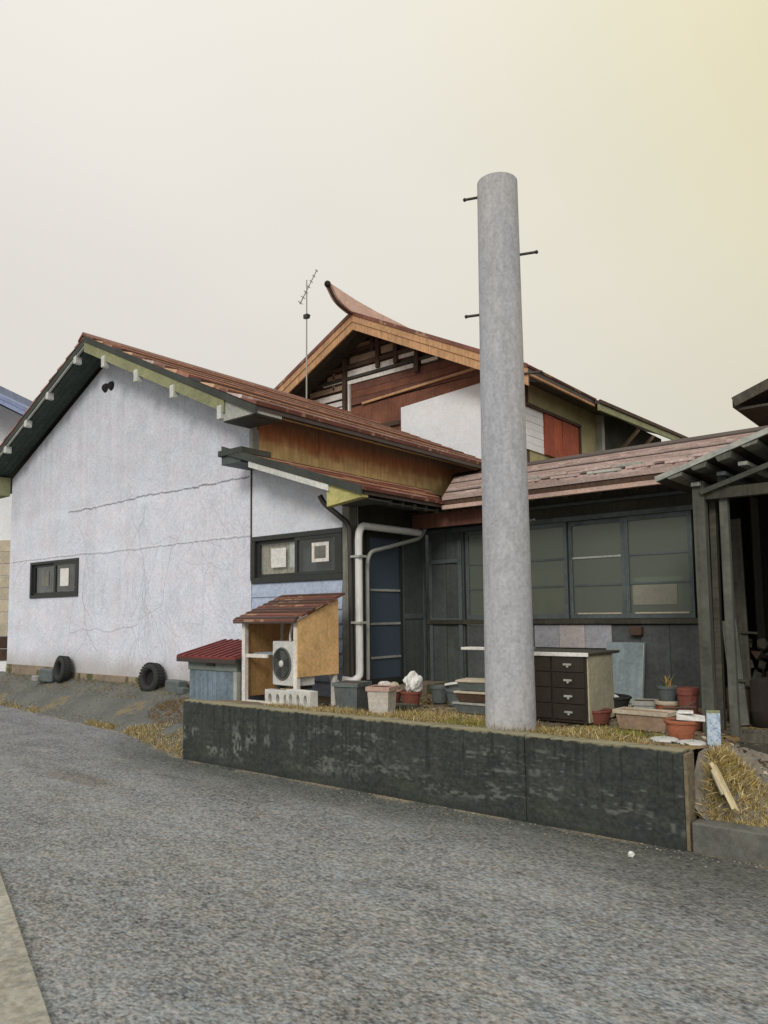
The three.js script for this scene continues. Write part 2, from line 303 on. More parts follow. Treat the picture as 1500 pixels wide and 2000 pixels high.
// asphalt
const ROAD = { x0: -6.4, w: 14, z0: 0.7, h: 6 };
{
  const a = fbm(511, 2, 5), b = fbm(541, 32, 4), c3 = fbm(551, 6, 4), rut = makeNoise(560, 64), rg = makeNoise(570, 840);
  const cr = crackLayer({ x0: ROAD.x0, y0: ROAD.z0, w: ROAD.w, h: ROAD.h, px: 2048, py: 2048 }, [
    { pts: [[-1.2, 4.3], [1.2, 4.0], [3.6, 3.5]], r: 0.8, k: 0.35, wob: 0.08 }, { pts: [[2.2, 5.2], [4.0, 4.3], [5.6, 3.3]], r: 0.7, k: 0.3, wob: 0.08 },
    { pts: [[1.5, 3.3], [1.1, 4.1], [1.9, 5.0], [1.4, 6.2]], r: 0.7, k: 0.28, wob: 0.1 }, { pts: [[5.4, 2.6], [5.9, 3.4], [5.5, 4.4]], r: 0.7, k: 0.3, wob: 0.08 }]);
  const map = colorTex(2048, 2048, (u, v, i, j) => {
    const x = ROAD.x0 + u * ROAD.w, z = ROAD.z0 + v * ROAD.h;
    let k = 1 + 0.13 * a(u, v) + 0.26 * b(u, v) + 0.10 * c3(u, v) + 0.75 * (rnd() - 0.5) + 0.55 * rg(u * 820, v * 560) + 0.12 * rg(u * 330 + 9, v * 210) + 0.05 * rut(u * 20 + v * 8, v * 60);
    let c = S(127, 129, 130); const hv = 0.07 * rg(u * 500 + 7, v * 300) + 0.05 * b(v, u); c = [c[0] * (1 + hv), c[1], c[2] * (1 - hv)];
    const near = z - (x > 1.2 ? 1.95 : edgeZ(x)); // darker gutter strip along the wall
    const g2 = sstep(1.05, 0.0, near + 0.3 * a(v, u)); c = mixc(c, S(80, 84, 78), 0.85 * g2 * sstep(-1.6, 1.2, x));
    c = mixc(c, S(150, 138, 116), 0.8 * sstep(0.10, 0.0, near + 0.08 * c3(u * 2 % 1, v)) * sstep(0.0, 0.25, b(u, v) + 0.18));
    c = mixc(c, S(82, 80, 76), 0.55 * sstep(5.2, 6.8, x + 0.5 * a(u, v)) * sstep(3.6, 2.2, z));                                                   // dark stain at the gate
    const pd = Math.hypot((x - 1.25) / 0.62, (z - 3.15) / 0.16); c = mixc(c, S(104, 96, 86), 0.55 * sstep(1.15, 0.7, pd + 0.5 * c3(u, v)));       // worn oval patch
    const sp = rnd(); if (sp < 0.02) k *= 1.7; else if (sp < 0.05) k *= 0.55;
    const q = cr[j * 2048 + i]; c = mixc(c, S(60, 60, 58), Math.min(1, q * 1.3));
    return mul(c, k);
  });
  const bumpMap = grayTex(1024, 512, (u, v) => 0.5 + 0.55 * b(u, v) + 0.55 * (rnd() - 0.5));
  const mat = new THREE.MeshStandardMaterial({ map, bumpMap, bumpScale: 0.008, roughness: 0.92 });
  const nx = 60, nz = 24, g = new THREE.PlaneGeometry(1, 1, nx, nz), p = g.attributes.position, uv = g.attributes.uv;
  for (let i = 0; i <= nz; i++) for (let j = 0; j <= nx; j++) {
    const o = i * (nx + 1) + j, x = lerp(-70, 60, Math.pow(j / nx, 1)), zt = i / nz, z = lerp(0, 45, zt * zt);
    p.setXYZ(o, x, 0, z); uv.setXY(o, (x - ROAD.x0) / ROAD.w, (z - ROAD.z0) / ROAD.h);
  }
  // rows run towards the viewer, so turn the faces up
  const idx = g.index.array; for (let i = 0; i < idx.length; i += 3) { const t = idx[i]; const a0 = V().fromBufferAttribute(p, idx[i]), b0 = V().fromBufferAttribute(p, idx[i + 1]), c0 = V().fromBufferAttribute(p, idx[i + 2]); if (b0.sub(a0).cross(c0.sub(a0)).y < 0) { idx[i] = idx[i + 1]; idx[i + 1] = t; } }
  g.computeVertexNormals(); struct('road', g, mat);
}
function field(x0, x1, nx, z0, z1, nz, h, mat, name) {
  const pos = [], uv = [], idx = [];
  for (let i = 0; i <= nz; i++) for (let j = 0; j <= nx; j++) { const x = lerp(x0, x1, j / nx), zt = i / nz; let zA = z0, zB = z1; if (typeof z1 === 'function') zB = z1(x); const z = lerp(zA, zB, zt); pos.push(x, h(x, z), z); uv.push(x, z); }
  for (let i = 0; i < nz; i++) for (let j = 0; j < nx; j++) { const a = i * (nx + 1) + j, b = a + 1, c = a + nx + 1, d = c + 1; idx.push(a, c, b, b, c, d); }
  const g = new THREE.BufferGeometry(); g.setAttribute('position', new THREE.Float32BufferAttribute(pos, 3)); g.setAttribute('uv', new THREE.Float32BufferAttribute(uv, 2)); g.setIndex(idx); g.computeVertexNormals();
  return struct(name, g, mat);
}
const yardY = (x, z) => {
  const n = 0.018 * hA(x * 2.3 + 40, z * 2.3 + 40) + 0.008 * hB(x * 9 + 9, z * 9 + 9);
  const base = lerp(0.47, 0.585, sstep(0.2, 1.8, z));
  return base + n * sstep(1.85, 1.6, z);
};
const yardMat = weathered(S(112, 102, 84), { amp: 0.35, spots: S(138, 118, 78), spotAt: 0.15, size: 1.3, rough: 1, bump: 0.012, speck: 0.4 });
field(1.15, 6.42, 110, -1.7, 1.83, 70, yardY, yardMat, 'yard');
// bare ground along the foot of the white house and the dark apron that falls to the road
const apronY = (x, z) => { const e = edgeZ(x), t = clamp(z / e); return lerp(0.46, -0.004, Math.pow(t, 1.15)) + 0.012 * hA(x * 2 + 30, z * 3 + 12) * (1 - t) + 0.006 * hB(x * 10, z * 10); };
field(-9.6, 1.2, 150, -0.05, (x) => edgeZ(x), 34, apronY, weathered(S(104, 106, 102), { amp: 0.22, spots: S(126, 116, 92), spotAt: 0.36, size: 2.2, rough: 0.97, bump: 0.01, speck: 0.45, px: 512 }), 'forecourt');
// ramp and floor of the open shed at the right
const rampY = (x, z) => { const f = lerp(0.15, 0.47, sstep(1.85, 0.3, z)); return lerp(yardY(6.42, Math.min(z, 1.8)), f, sstep(6.40, 6.85, x + 0.25 * sstep(1.5, 1.86, z))) + 0.006 * hB(x * 8, z * 8); };
field(6.42, 10.2, 40, -6, 1.86, 60, rampY, weathered(S(128, 122, 110), { amp: 0.22, size: 2, speck: 0.4, bump: 0.008, spots: S(156, 142, 104), spotAt: 0.35 }), 'ramp');

// pale concrete paving in the near corner, its edge running out of the bottom of the picture
{
  const mats = [0, 1, 2].map((i) => weathered(S(148 + i * 5, 146 + i * 5, 137 + i * 5), { amp: 0.16, size: 1.6, speck: 0.3, grain: 0.25, bump: 0.004 }));
  const bed = struct('pavement', bx(0, -0.03, 0.0, 5.2, 0.008, 2.0), weathered(S(84, 82, 74), { amp: 0.3 })); bed.position.set(2.2, 0, 4.42); bed.rotation.y = -0.33;
  for (let i = 0; i < 6; i++) for (let j = 0; j < 2; j++) part(bed, 'slab', bx(i * 0.87 + 0.004, 0.002, j * 1.0 + 0.004, i * 0.87 + 0.862, 0.028 + rr(-0.002, 0.002), j * 1.0 + 0.992, 0.006), mats[(i + j * 2) % 3]);
}

// ---------------------------------------------------------------- low concrete wall and kerb
{
  const a = fbm(611, 4, 5), b = fbm(621, 24, 4), st = makeNoise(630, 64), fn1 = makeNoise(633, 420), fn2 = makeNoise(635, 520);
  const map = colorTex(1536, 192, (u, v) => {
    let k = 1 + 0.25 * a(u * 4 % 1, v * 0.5) + 0.25 * b(u * 5 % 1, v) + 0.2 * (rnd() - 0.5) + 0.3 * fn2(u * 300, v * 36);
    let c = mixc(S(50, 57, 56), S(62, 64, 60), clamp(0.5 + b(v, u * 4 % 1)));
    c = mul(c, k);
    // pale lime runs at the left half, pale scuffs in level bands at the right half
    const runs = sstep(0.10, 0.5, st(u * 60, v * 1.2) * 0.8 + a(u * 3 % 1, v)) * sstep(0.1, 0.3, v) * sstep(0.85, 0.5, v) * sstep(0.75, 0.1, u);
    c = mixc(c, S(150, 156, 150), 0.42 * runs * sstep(-0.3, 0.4, fn1(u * 200, v * 20)));
    const band = sstep(-0.02, 0.45, 0.9 * a((u * 3 + 0.3) % 1, v * 1.3 % 1) + 0.35 * b(u * 2.5 % 1, v * 1.8 % 1) + 0.4 * fn1(u * 110 + 5, v * 36)) * sstep(-0.5, 0.45, fn2(u * 170, v * 34)) * sstep(0.2, 0.45, u) * sstep(0.95, 0.75, v) * sstep(0.12, 0.25, v);
    c = mixc(c, S(140, 145, 140), 0.36 * band);
    const dr = sstep(0.15, 0.6, fn1(u * 260, v * 0.7)) * sstep(0.1, 0.9, v + 0.25 * a(u * 4 % 1, v)); c = mixc(c, S(30, 36, 34), 0.6 * dr); c = mixc(c, S(88, 96, 70), 0.35 * sstep(0.1, 0.4, a(v, u * 4 % 1)) * sstep(0.45, 0.0, v));
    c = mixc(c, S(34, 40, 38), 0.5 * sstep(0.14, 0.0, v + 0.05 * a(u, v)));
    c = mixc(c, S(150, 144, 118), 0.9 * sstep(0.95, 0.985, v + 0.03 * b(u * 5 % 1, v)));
    return c;
  });
  const face = new THREE.MeshStandardMaterial({ map, roughness: 0.95, bumpMap: bumpFine, bumpScale: 0.008 });
  const w = thing('retaining_wall', 'low dark stained concrete wall between the road and the yard', 'low wall', [1.2, 0, 1.97]);
  const uvw = (g, x0) => { const p = g.attributes.position, uv = g.attributes.uv, n = g.attributes.normal; for (let i = 0; i < p.count; i++) uv.setXY(i, (p.getX(i) + x0 + p.getZ(i)) / 5.25, Math.abs(n.getY(i)) > 0.7 ? 0.985 + 0.1 * p.getZ(i) : clamp((p.getY(i) + 0.03) / 0.66, 0.01, 0.985)); return g; };
  const seg = (x0, x1, y1) => {
    const g = new THREE.BoxGeometry(x1 - x0, y1 + 0.06, 0.15, Math.round((x1 - x0) * 40), 14, 4), p = g.attributes.position, hy = (y1 + 0.06) / 2;
    for (let i = 0; i < p.count; i++) {
      const x = p.getX(i), y = p.getY(i), z = p.getZ(i), top = sstep(hy - 0.03, hy, y), ef = Math.abs(z) > 0.07 ? 1 : 0.3;
      const chip = top * ef * (0.004 + 0.014 * Math.max(0, hA(x * 4 + 20, z * 9 + 31)) + 0.012 * Math.max(0, hB(x * 17 + 9, 3.3) - 0.25));
      p.setXYZ(i, x, y - chip, z * (1 - 0.10 * chip / 0.02) + (z > 0.07 ? 0.005 * hA(x * 3 + 5, y * 6 + 40) + 0.003 * hB(x * 14, y * 14) : 0));
    }
    at(g, (x0 + x1) / 2, (y1 - 0.06) / 2, -0.078); const q = boxUV(g); uvw(q, 0); return q;
  };
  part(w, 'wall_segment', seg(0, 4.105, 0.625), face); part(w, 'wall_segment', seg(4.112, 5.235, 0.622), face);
  const e = part(w, 'wall_end', bx(5.237, 0.0, -0.148, 5.262, 0.60, -0.004, 0.006), weathered(S(118, 108, 88), { amp: 0.35, speck: 0.3, grain: 0.3 }), 'paler end of the low wall'); void e;
  const k = thing('kerb', 'low worn concrete kerb continuing from the end of the wall to the right', 'kerb', [6.47, 0, 1.97]);
  part(k, 'kerb_stone', bx(0.0, -0.05, -0.16, 0.82, 0.185, -0.004, 0.015), weathered(S(104, 104, 98), { amp: 0.25, speck: 0.3 }));
  part(k, 'kerb_stone', bx(0.826, -0.05, -0.16, 1.7, 0.172, -0.006, 0.015), weathered(S(110, 108, 100), { amp: 0.25, speck: 0.3 }));
}

// ---------------------------------------------------------------- white gable house with its lean-to
const house = thing('gable_house', 'white mortar walled house with red metal roof and a lean-to on its right', 'house', [0, 0, 0]);
{
  const H = house;
  // front wall with the opening of the small window
  const sh = new THREE.Shape([[-7.33, 0.3], [-0.004, 0.3], [-0.004, 4.3], [-3.70, 6.03], [-7.33, 4.33]].map(([x, y]) => new THREE.Vector2(x, y)));
  sh.holes.push(new THREE.Path([[-6.40, 1.93], [-4.66, 1.93], [-4.66, 2.56], [-6.40, 2.56]].reverse().map(([x, y]) => new THREE.Vector2(x, y))));
  const wg = new THREE.ExtrudeGeometry(sh, { depth: 0.16, bevelEnabled: false }); wg.translate(0, 0, -0.16);
  const fw = part(H, 'wall', wallUV(boxUV(wg)), whiteWall, 'white mottled gable wall with mended cracks');
  // other walls
  part(H, 'wall', bx(-7.33, 0.3, -6.3, -7.18, 4.3, -0.165), M.plaster);
  part(H, 'wall', bx(-7.17, 0.3, -6.3, -0.16, 4.25, -6.15), M.plaster);
  part(H, 'wall', bx(-0.155, 0.3, -6.3, -0.02, 4.28, -0.165), M.plaster);
  part(H, 'wall', prism([[-7.33, 4.26], [-0.004, 4.26], [-3.7, 6.0]], -6.3, -6.16), M.plaster);
  // plinth
  part(H, 'plinth', bx(-7.35, 0.2, -0.1, -0.02, 0.56, 0.012, 0.004), M.plinth);
  part(H, 'plinth', bx(-7.34, 0.55, -0.1, -5.35, 0.63, 0.006, 0.003), M.plinth);
  // small window
  const w = part(H, 'window', mergeGeometries([bx(-6.42, 1.90, -0.1, -4.64, 1.955, 0.025, 0.004), bx(-6.42, 2.535, -0.1, -4.64, 2.585, 0.025, 0.004), bx(-6.42, 1.957, -0.1, -6.36, 2.533, 0.025, 0.004), bx(-4.70, 1.957, -0.1, -4.64, 2.533, 0.025, 0.004)]), M.frame);
  part(w, 'sash', mergeGeometries([bx(-6.358, 1.957, -0.05, -6.31, 2.533, -0.02), bx(-5.56, 1.957, -0.05, -5.49, 2.533, -0.02), bx(-6.31, 1.957, -0.05, -5.56, 2.0, -0.02), bx(-6.31, 2.49, -0.05, -5.56, 2.533, -0.02)]), M.frame);
  part(w, 'sash', mergeGeometries([bx(-5.50, 1.957, -0.015, -5.43, 2.533, 0.02), bx(-4.75, 1.957, -0.015, -4.702, 2.533, 0.02), bx(-5.43, 1.957, -0.015, -4.75, 2.0, 0.02), bx(-5.43, 2.49, -0.015, -4.75, 2.533, 0.02)]), M.frame);
  part(w, 'pane', bx(-6.31, 2.0, -0.038, -5.56, 2.49, -0.032), clearPane); part(w, 'pane', bx(-5.43, 2.0, 0.0, -4.75, 2.49, 0.006), clearPane);
  part(w, 'backing', bx(-6.42, 1.9, -0.14, -4.64, 2.58, -0.12), M.doorGrey);
  part(w, 'paper_notice', bx(-6.03, 2.12, -0.031, -5.78, 2.40, -0.027), M.postGrey);
  part(w, 'paper_notice', bx(-5.28, 2.10, 0.007, -4.98, 2.42, 0.011), M.white);
  // vents
  for (const x of [-3.87, -3.68]) part(H, 'vent', at(lathe([[0.001, 0.03], [0.05, 0.03], [0.075, 0.0], [0.085, -0.02]], 16).rotateX(Math.PI / 2), x, 5.52, 0.02), M.black);
  // roof
  const ridge = V(-3.70, 6.24, 0.5), r2 = V(-3.70, 6.24, -6.6), eR = V(0.66, 4.27, 0.5), eR2 = V(0.66, 4.27, -6.6), eL = V(-8.06, 4.22, 0.5), eL2 = V(-8.06, 4.22, -6.6);
  const down = (v, d) => v.clone().add(V(0, -d, 0));
  const deckR = hex([down(eR, 0.07), down(eR2, 0.07), down(r2, 0.09), down(ridge, 0.09), eR, eR2, r2, ridge]);
  const roof = part(H, 'roof', mergeGeometries([deckR, hex([down(ridge, 0.09), down(r2, 0.09), down(eL2, 0.07), down(eL, 0.07), ridge, r2, eL2, eL])]), M.roofDark);
  courses(roof, eR.clone().add(V(0.02, -0.01, 0.02)), eR2, r2, ridge.clone().add(V(0, 0, 0.02)), 15, [M.roofRust, M.roofPale, M.roofRust, M.roofTan, M.roofDark, M.roofRed, M.roofTan], 'roof_course', 0.055);
  courses(roof, eL2, eL.clone().add(V(-0.02, -0.01, 0.02)), ridge.clone().add(V(0, 0, 0.02)), r2, 15, [M.roofRed, M.roofRust], 'roof_course', 0.045);
  part(roof, 'ridge_cap', prism([[-3.86, 6.19], [-3.7, 6.28], [-3.54, 6.19], [-3.56, 6.23], [-3.7, 6.33], [-3.84, 6.23]], -6.62, 0.54), M.roofRust);
    // soffit boards under the front overhang
  for (const [sx, ex] of [[-3.7, 0.66], [-3.7, -8.06]]) for (let i = 0; i < 4; i++) {
    const z0 = 0.03 + i * 0.105, z1 = z0 + 0.1, s = Math.sign(ex - sx), y0 = 6.24 - 0.105, y1 = 4.22 - 0.085;
    part(H, 'soffit_board', slab(V(sx + s * 0.02, y0 - 0.035, z0), V(ex - s * 0.1, y1 + 0.01, z0), V(ex - s * 0.1, y1 + 0.01, z1), V(sx + s * 0.02, y0 - 0.035, z1), 0.02, -0.012), M.soffit);
  }
  // barge boards, dark on the left, olive on the right, with pale brackets
  const rake = (x0, x1, dy, h, z, t) => hex([V(x0, 6.24 - Math.abs(x0 + 3.7) * 0.4633 + dy - h, z), V(x1, 6.24 - Math.abs(x1 + 3.7) * 0.4633 + dy - h, z), V(x1, 6.24 - Math.abs(x1 + 3.7) * 0.4633 + dy - h, z - t), V(x0, 6.24 - Math.abs(x0 + 3.7) * 0.4633 + dy - h, z - t), V(x0, 6.24 - Math.abs(x0 + 3.7) * 0.4633 + dy, z), V(x1, 6.24 - Math.abs(x1 + 3.7) * 0.4633 + dy, z), V(x1, 6.24 - Math.abs(x1 + 3.7) * 0.4633 + dy, z - t), V(x0, 6.24 - Math.abs(x0 + 3.7) * 0.4633 + dy, z - t)]);
  part(H, 'barge_board', rake(-3.70, 0.02, -0.075, 0.17, 0.515, 0.03), M.trimOlive, 'pale olive barge board on the right slope');
  part(H, 'barge_board', rake(-7.95, -3.705, -0.02, 0.10, 0.515, 0.03), M.boardDark);
  part(H, 'verge_flashing', rake(-3.70, 0.68, 0.03, 0.10, 0.53, 0.045), M.boardDark);
  part(H, 'verge_strip', rake(-7.9, -3.72, -0.125, 0.03, 0.505, 0.03), M.trimGrey);
  for (const x of [-3.05, -2.1, -1.15, -0.05]) { const y = 6.24 - Math.abs(x + 3.7) * 0.4633; part(H, 'rake_bracket', bx(x - 0.045, y - 0.36, 0.44, x + 0.045, y - 0.17, 0.545, 0.008), M.trimWhite); }
  for (const x of [-4.0, -4.95, -5.75, -6.55]) { const y = 6.24 - Math.abs(x + 3.7) * 0.4633; part(H, 'rake_bracket', bx(x - 0.045, y - 0.24, 0.40, x + 0.045, y - 0.11, 0.515, 0.008), M.trimWhite); }
  // boxed eave ends
  part(H, 'eave_box', prism([[-0.03, 4.16], [0.65, 4.16], [0.65, 4.21], [-0.03, 4.46]], 0.03, 0.49), M.trimGrey);
  part(H, 'eave_box', prism([[-7.99, 4.1], [-7.95, 3.98], [-7.34, 3.98], [-7.34, 4.35]], 0.03, 0.49), M.trimOlive);
  part(H, 'eave_soffit', slab(V(0.02, 4.44, 0.02), V(0.62, 4.19, 0.02), V(0.62, 4.19, -6.55), V(0.02, 4.44, -6.55), 0.012), M.boardDark);
  part(H, 'eave_soffit', bx(-0.02, 4.145, 0.02, 0.64, 4.158, 0.48), M.boardDark);
  // rusty cladding above the lean-to roof
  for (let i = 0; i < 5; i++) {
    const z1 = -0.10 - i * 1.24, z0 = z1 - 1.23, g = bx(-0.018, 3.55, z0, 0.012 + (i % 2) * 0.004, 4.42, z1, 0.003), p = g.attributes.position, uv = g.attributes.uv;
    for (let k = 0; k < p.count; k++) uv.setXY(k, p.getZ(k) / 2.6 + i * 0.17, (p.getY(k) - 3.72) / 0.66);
    part(H, 'metal_panel', g, M.rustShaded);
  }
  part(H, 'corner_trim', bx(-0.03, 3.6, -0.10, 0.035, 4.14, 0.02, 0.004), M.trimGrey);
  // lean-to front: plaster above, window, blue weatherboards below
  part(H, 'lean_to_wall', prism([[0.012, 2.605], [1.84, 2.605], [1.84, 2.98], [0.012, 3.63]], -0.16, 0.0), M.plaster);
  part(H, 'seam_batten', bx(-0.012, 2.0, -0.01, 0.012, 3.6, 0.012), M.woodBrown);
  for (let i = 0; i < 8; i++) { const y = 0.5 + i * 0.181; part(H, 'siding_board', hex([V(0.03, y, 0.022), V(1.72, y, 0.022), V(1.72, y, -0.1), V(0.03, y, -0.1), V(0.03, y + 0.186, 0.004), V(1.72, y + 0.186, 0.004), V(1.72, y + 0.186, -0.1), V(0.03, y + 0.186, -0.1)]), M.siding[i > 5 ? 0 : i > 2 ? 1 : 2]); }
  part(H, 'plinth', bx(0.0, 0.3, -0.12, 1.8, 0.5, 0.02), M.plinth);
  const w2 = part(H, 'window', mergeGeometries([bx(0.03, 1.955, -0.1, 1.735, 2.03, 0.035, 0.004), bx(0.03, 2.535, -0.1, 1.735, 2.60, 0.035, 0.004), bx(0.03, 2.032, -0.1, 0.10, 2.533, 0.035, 0.004), bx(1.66, 2.032, -0.1, 1.735, 2.533, 0.035, 0.004)]), M.frame);
  const sash = (x0, x1, z) => part(w2, 'sash', mergeGeometries([bx(x0, 2.033, z - 0.015, x0 + 0.05, 2.532, z + 0.015), bx(x1 - 0.05, 2.033, z - 0.015, x1, 2.532, z + 0.015), bx(x0 + 0.05, 2.033, z - 0.015, x1 - 0.05, 2.075, z + 0.015), bx(x0 + 0.05, 2.49, z - 0.015, x1 - 0.05, 2.532, z + 0.015)]), M.frame);
  sash(0.102, 0.93, -0.03); sash(0.89, 1.658, 0.012);
  part(w2, 'pane', bx(0.152, 2.075, -0.034, 0.88, 2.49, -0.028), clearPane); part(w2, 'pane', bx(0.94, 2.075, 0.01, 1.608, 2.49, 0.016), clearPane);
  part(w2, 'curtain', bx(0.11, 2.04, -0.085, 0.80, 2.53, -0.075), weathered(S(190, 178, 160), { amp: 0.2, streak: 0.5, size: 0.5 }), 'beige curtain behind the left pane');
  part(w2, 'curtain', bx(0.70, 2.15, -0.072, 0.88, 2.52, -0.066), M.white);
  part(w2, 'paper_notice', bx(0.38, 2.16, -0.027, 0.67, 2.42, -0.022), M.white, 'white sheet in the left pane');
  const n2 = part(w2, 'paper_notice', bx(1.20, 2.19, 0.017, 1.50, 2.44, 0.021), M.slat, 'pale rimmed sheet in the right pane');
  part(n2, 'print', bx(1.25, 2.235, 0.0212, 1.45, 2.395, 0.0228), M.postGrey);
  part(w2, 'backing', bx(0.04, 1.97, -0.14, 1.72, 2.59, -0.12), M.doorGrey);
  part(H, 'corner_post', bx(1.742, 0.42, -0.13, 1.862, 2.93, 0.03, 0.006), M.postGrey);
  // lean-to side: dark door with blue panes
  const zs = [-0.14, -0.36, -1.0, -1.57];
  part(H, 'side_wall', bx(1.78, 0.42, -1.6, 1.825, 2.93, -0.135), M.woodDark[0]);
  const door = part(H, 'door', mergeGeometries([bx(1.826, 0.62, -1.02, 1.86, 2.5, -0.97), bx(1.826, 0.62, -0.36, 1.86, 2.5, -0.30), bx(1.826, 2.5, -1.02, 1.86, 2.57, -0.30), bx(1.826, 0.62, -0.97, 1.86, 0.70, -0.36)]), M.frame); void zs;
  for (const y of [0.95, 1.38, 1.81]) part(door, 'rail', bx(1.83, y, -0.97, 1.862, y + 0.028, -0.36), M.trimGrey);
  for (const [a, b] of [[0.70, 0.95], [0.978, 1.38], [1.408, 1.81], [1.838, 2.5]]) part(door, 'pane', bx(1.838, a, -0.97, 1.844, b, -0.36), frostedBlue);
  const door2 = part(H, 'door', mergeGeometries([bx(1.828, 0.6, -1.56, 1.85, 2.6, -1.51), bx(1.828, 0.6, -1.08, 1.85, 2.6, -1.04), bx(1.828, 1.45, -1.51, 1.85, 1.52, -1.08)]), M.frameOld);
  for (const [a, b] of [[0.6, 1.45], [1.52, 2.6]]) part(door2, 'panel', bx(1.827, a, -1.51, 1.838, b, -1.08), M.doorGrey);
  part(H, 'door_step', bx(1.83, 0.42, -1.55, 2.2, 0.6, -0.25, 0.01), M.plinth);
  // lean-to roof: plane from (0, 3.79) to (2.5, 2.93), cut by the valley
  const ly = (x) => 3.76 - 0.332 * x, L = (x, z) => V(x, ly(x), z);
  const lroof = part(H, 'lean_to_roof', hex([down(L(2.5, 0.5), 0.05), down(L(2.5, -1.12), 0.05), down(L(-0.02, -4.2), 0.05), down(L(-0.02, 0.5), 0.05), L(2.5, 0.5), L(2.5, -1.12), L(-0.02, -4.2), L(-0.02, 0.5)]), M.roofDark);
  courses(lroof, V(2.52, ly(2.52), 0.52), V(2.52, ly(2.52), -1.12), V(0.0, ly(0), -4.2), V(0.0, ly(0), 0.52), 9, [M.roofRust, M.roofRed, M.roofRust, M.roofTan], 'roof_course', 0.04);
  const lr = (x0, x1, dy, h, z, t) => hex([V(x0, ly(x0) + dy - h, z), V(x1, ly(x1) + dy - h, z), V(x1, ly(x1) + dy - h, z - t), V(x0, ly(x0) + dy - h, z - t), V(x0, ly(x0) + dy, z), V(x1, ly(x1) + dy, z), V(x1, ly(x1) + dy, z - t), V(x0, ly(x0) + dy, z - t)]);
  part(lroof, 'verge_flashing', lr(0.0, 2.5, 0.045, 0.10, 0.535, 0.05), M.boardDark);
  part(lroof, 'barge_board', lr(0.55, 1.98, -0.056, 0.075, 0.53, 0.03), M.trimWhite);
  part(lroof, 'end_flashing', bx(-0.07, 3.665, 0.012, 0.42, 3.745, 0.54, 0.006), M.boardDark);
  part(lroof, 'end_flashing', bx(-0.04, 3.55, 0.014, 0.36, 3.663, 0.50, 0.006), M.frameOld);
  part(H, 'eave_soffit', bx(1.9, 2.835, 0.02, 2.49, 2.848, 0.39), M.boardDark);
  part(H, 'eave_box', prism([[1.93, 2.79], [2.49, 2.85], [2.49, 2.89], [1.93, 3.06]], 0.40, 0.5), M.ochreBox, 'ochre closed end of the lower eave');
  part(H, 'soffit', slab(V(1.87, 2.9, 0.0), V(2.46, 2.83, 0.0), V(2.46, 2.83, -1.05), V(1.87, 2.9, -1.05), 0.015), M.boardDark);
  for (let i = 0; i < 5; i++) part(H, 'rafter', bar(V(1.8, 3.06, -0.05 - i * 0.24), V(2.46, 2.84, -0.05 - i * 0.24), 0.05, 0.06), M.woodDark[i % 3]);
  // pipes
  part(H, 'drain_pipe', tube([[1.62, 2.98, 0.3], [1.66, 2.88, 0.26], [1.86, 2.66, 0.10], [1.91, 2.56, 0.08], [1.92, 2.2, 0.08], [1.93, 1.2, 0.08], [1.94, 0.5, 0.08]], 0.034, 60), M.pipeDark, 'dark rain pipe bending in from the lower eave');
  part(H, 'drain_pipe', tube([[1.99, 2.8, -1.36], [1.99, 2.62, -1.34], [1.99, 2.52, -1.2], [1.99, 2.30, -0.26], [1.99, 2.22, -0.18], [1.99, 2.1, -0.155], [1.99, 0.72, -0.15]], 0.026, 70), M.trimGrey, 'thin grey pipe slanting down from the inner corner');
  part(H, 'vent_pipe', tube([[2.02, 2.60, -1.2], [2.02, 2.60, -0.12], [2.02, 2.595, -0.03], [2.03, 2.52, 0.035], [2.03, 2.40, 0.05], [2.03, 1.5, 0.05], [2.03, 0.86, 0.05], [2.03, 0.77, 0.06], [1.98, 0.72, 0.12], [1.88, 0.74, 0.2]], 0.046, 110, 12), M.pipeWhite, 'thick white pipe with an elbow under the eave');
  for (const y of [2.2, 1.4]) part(H, 'pipe_clip', bx(1.95, y, -0.02, 2.10, y + 0.03, 0.115, 0.004), M.trimGrey);
  part(H, 'vent_pipe', tube([[1.80, 0.86, 0.32], [1.81, 0.76, 0.30], [1.88, 0.70, 0.26], [1.98, 0.68, 0.22]], 0.03, 24), M.pipeWhite, 'white pipe elbow near the ground');
}

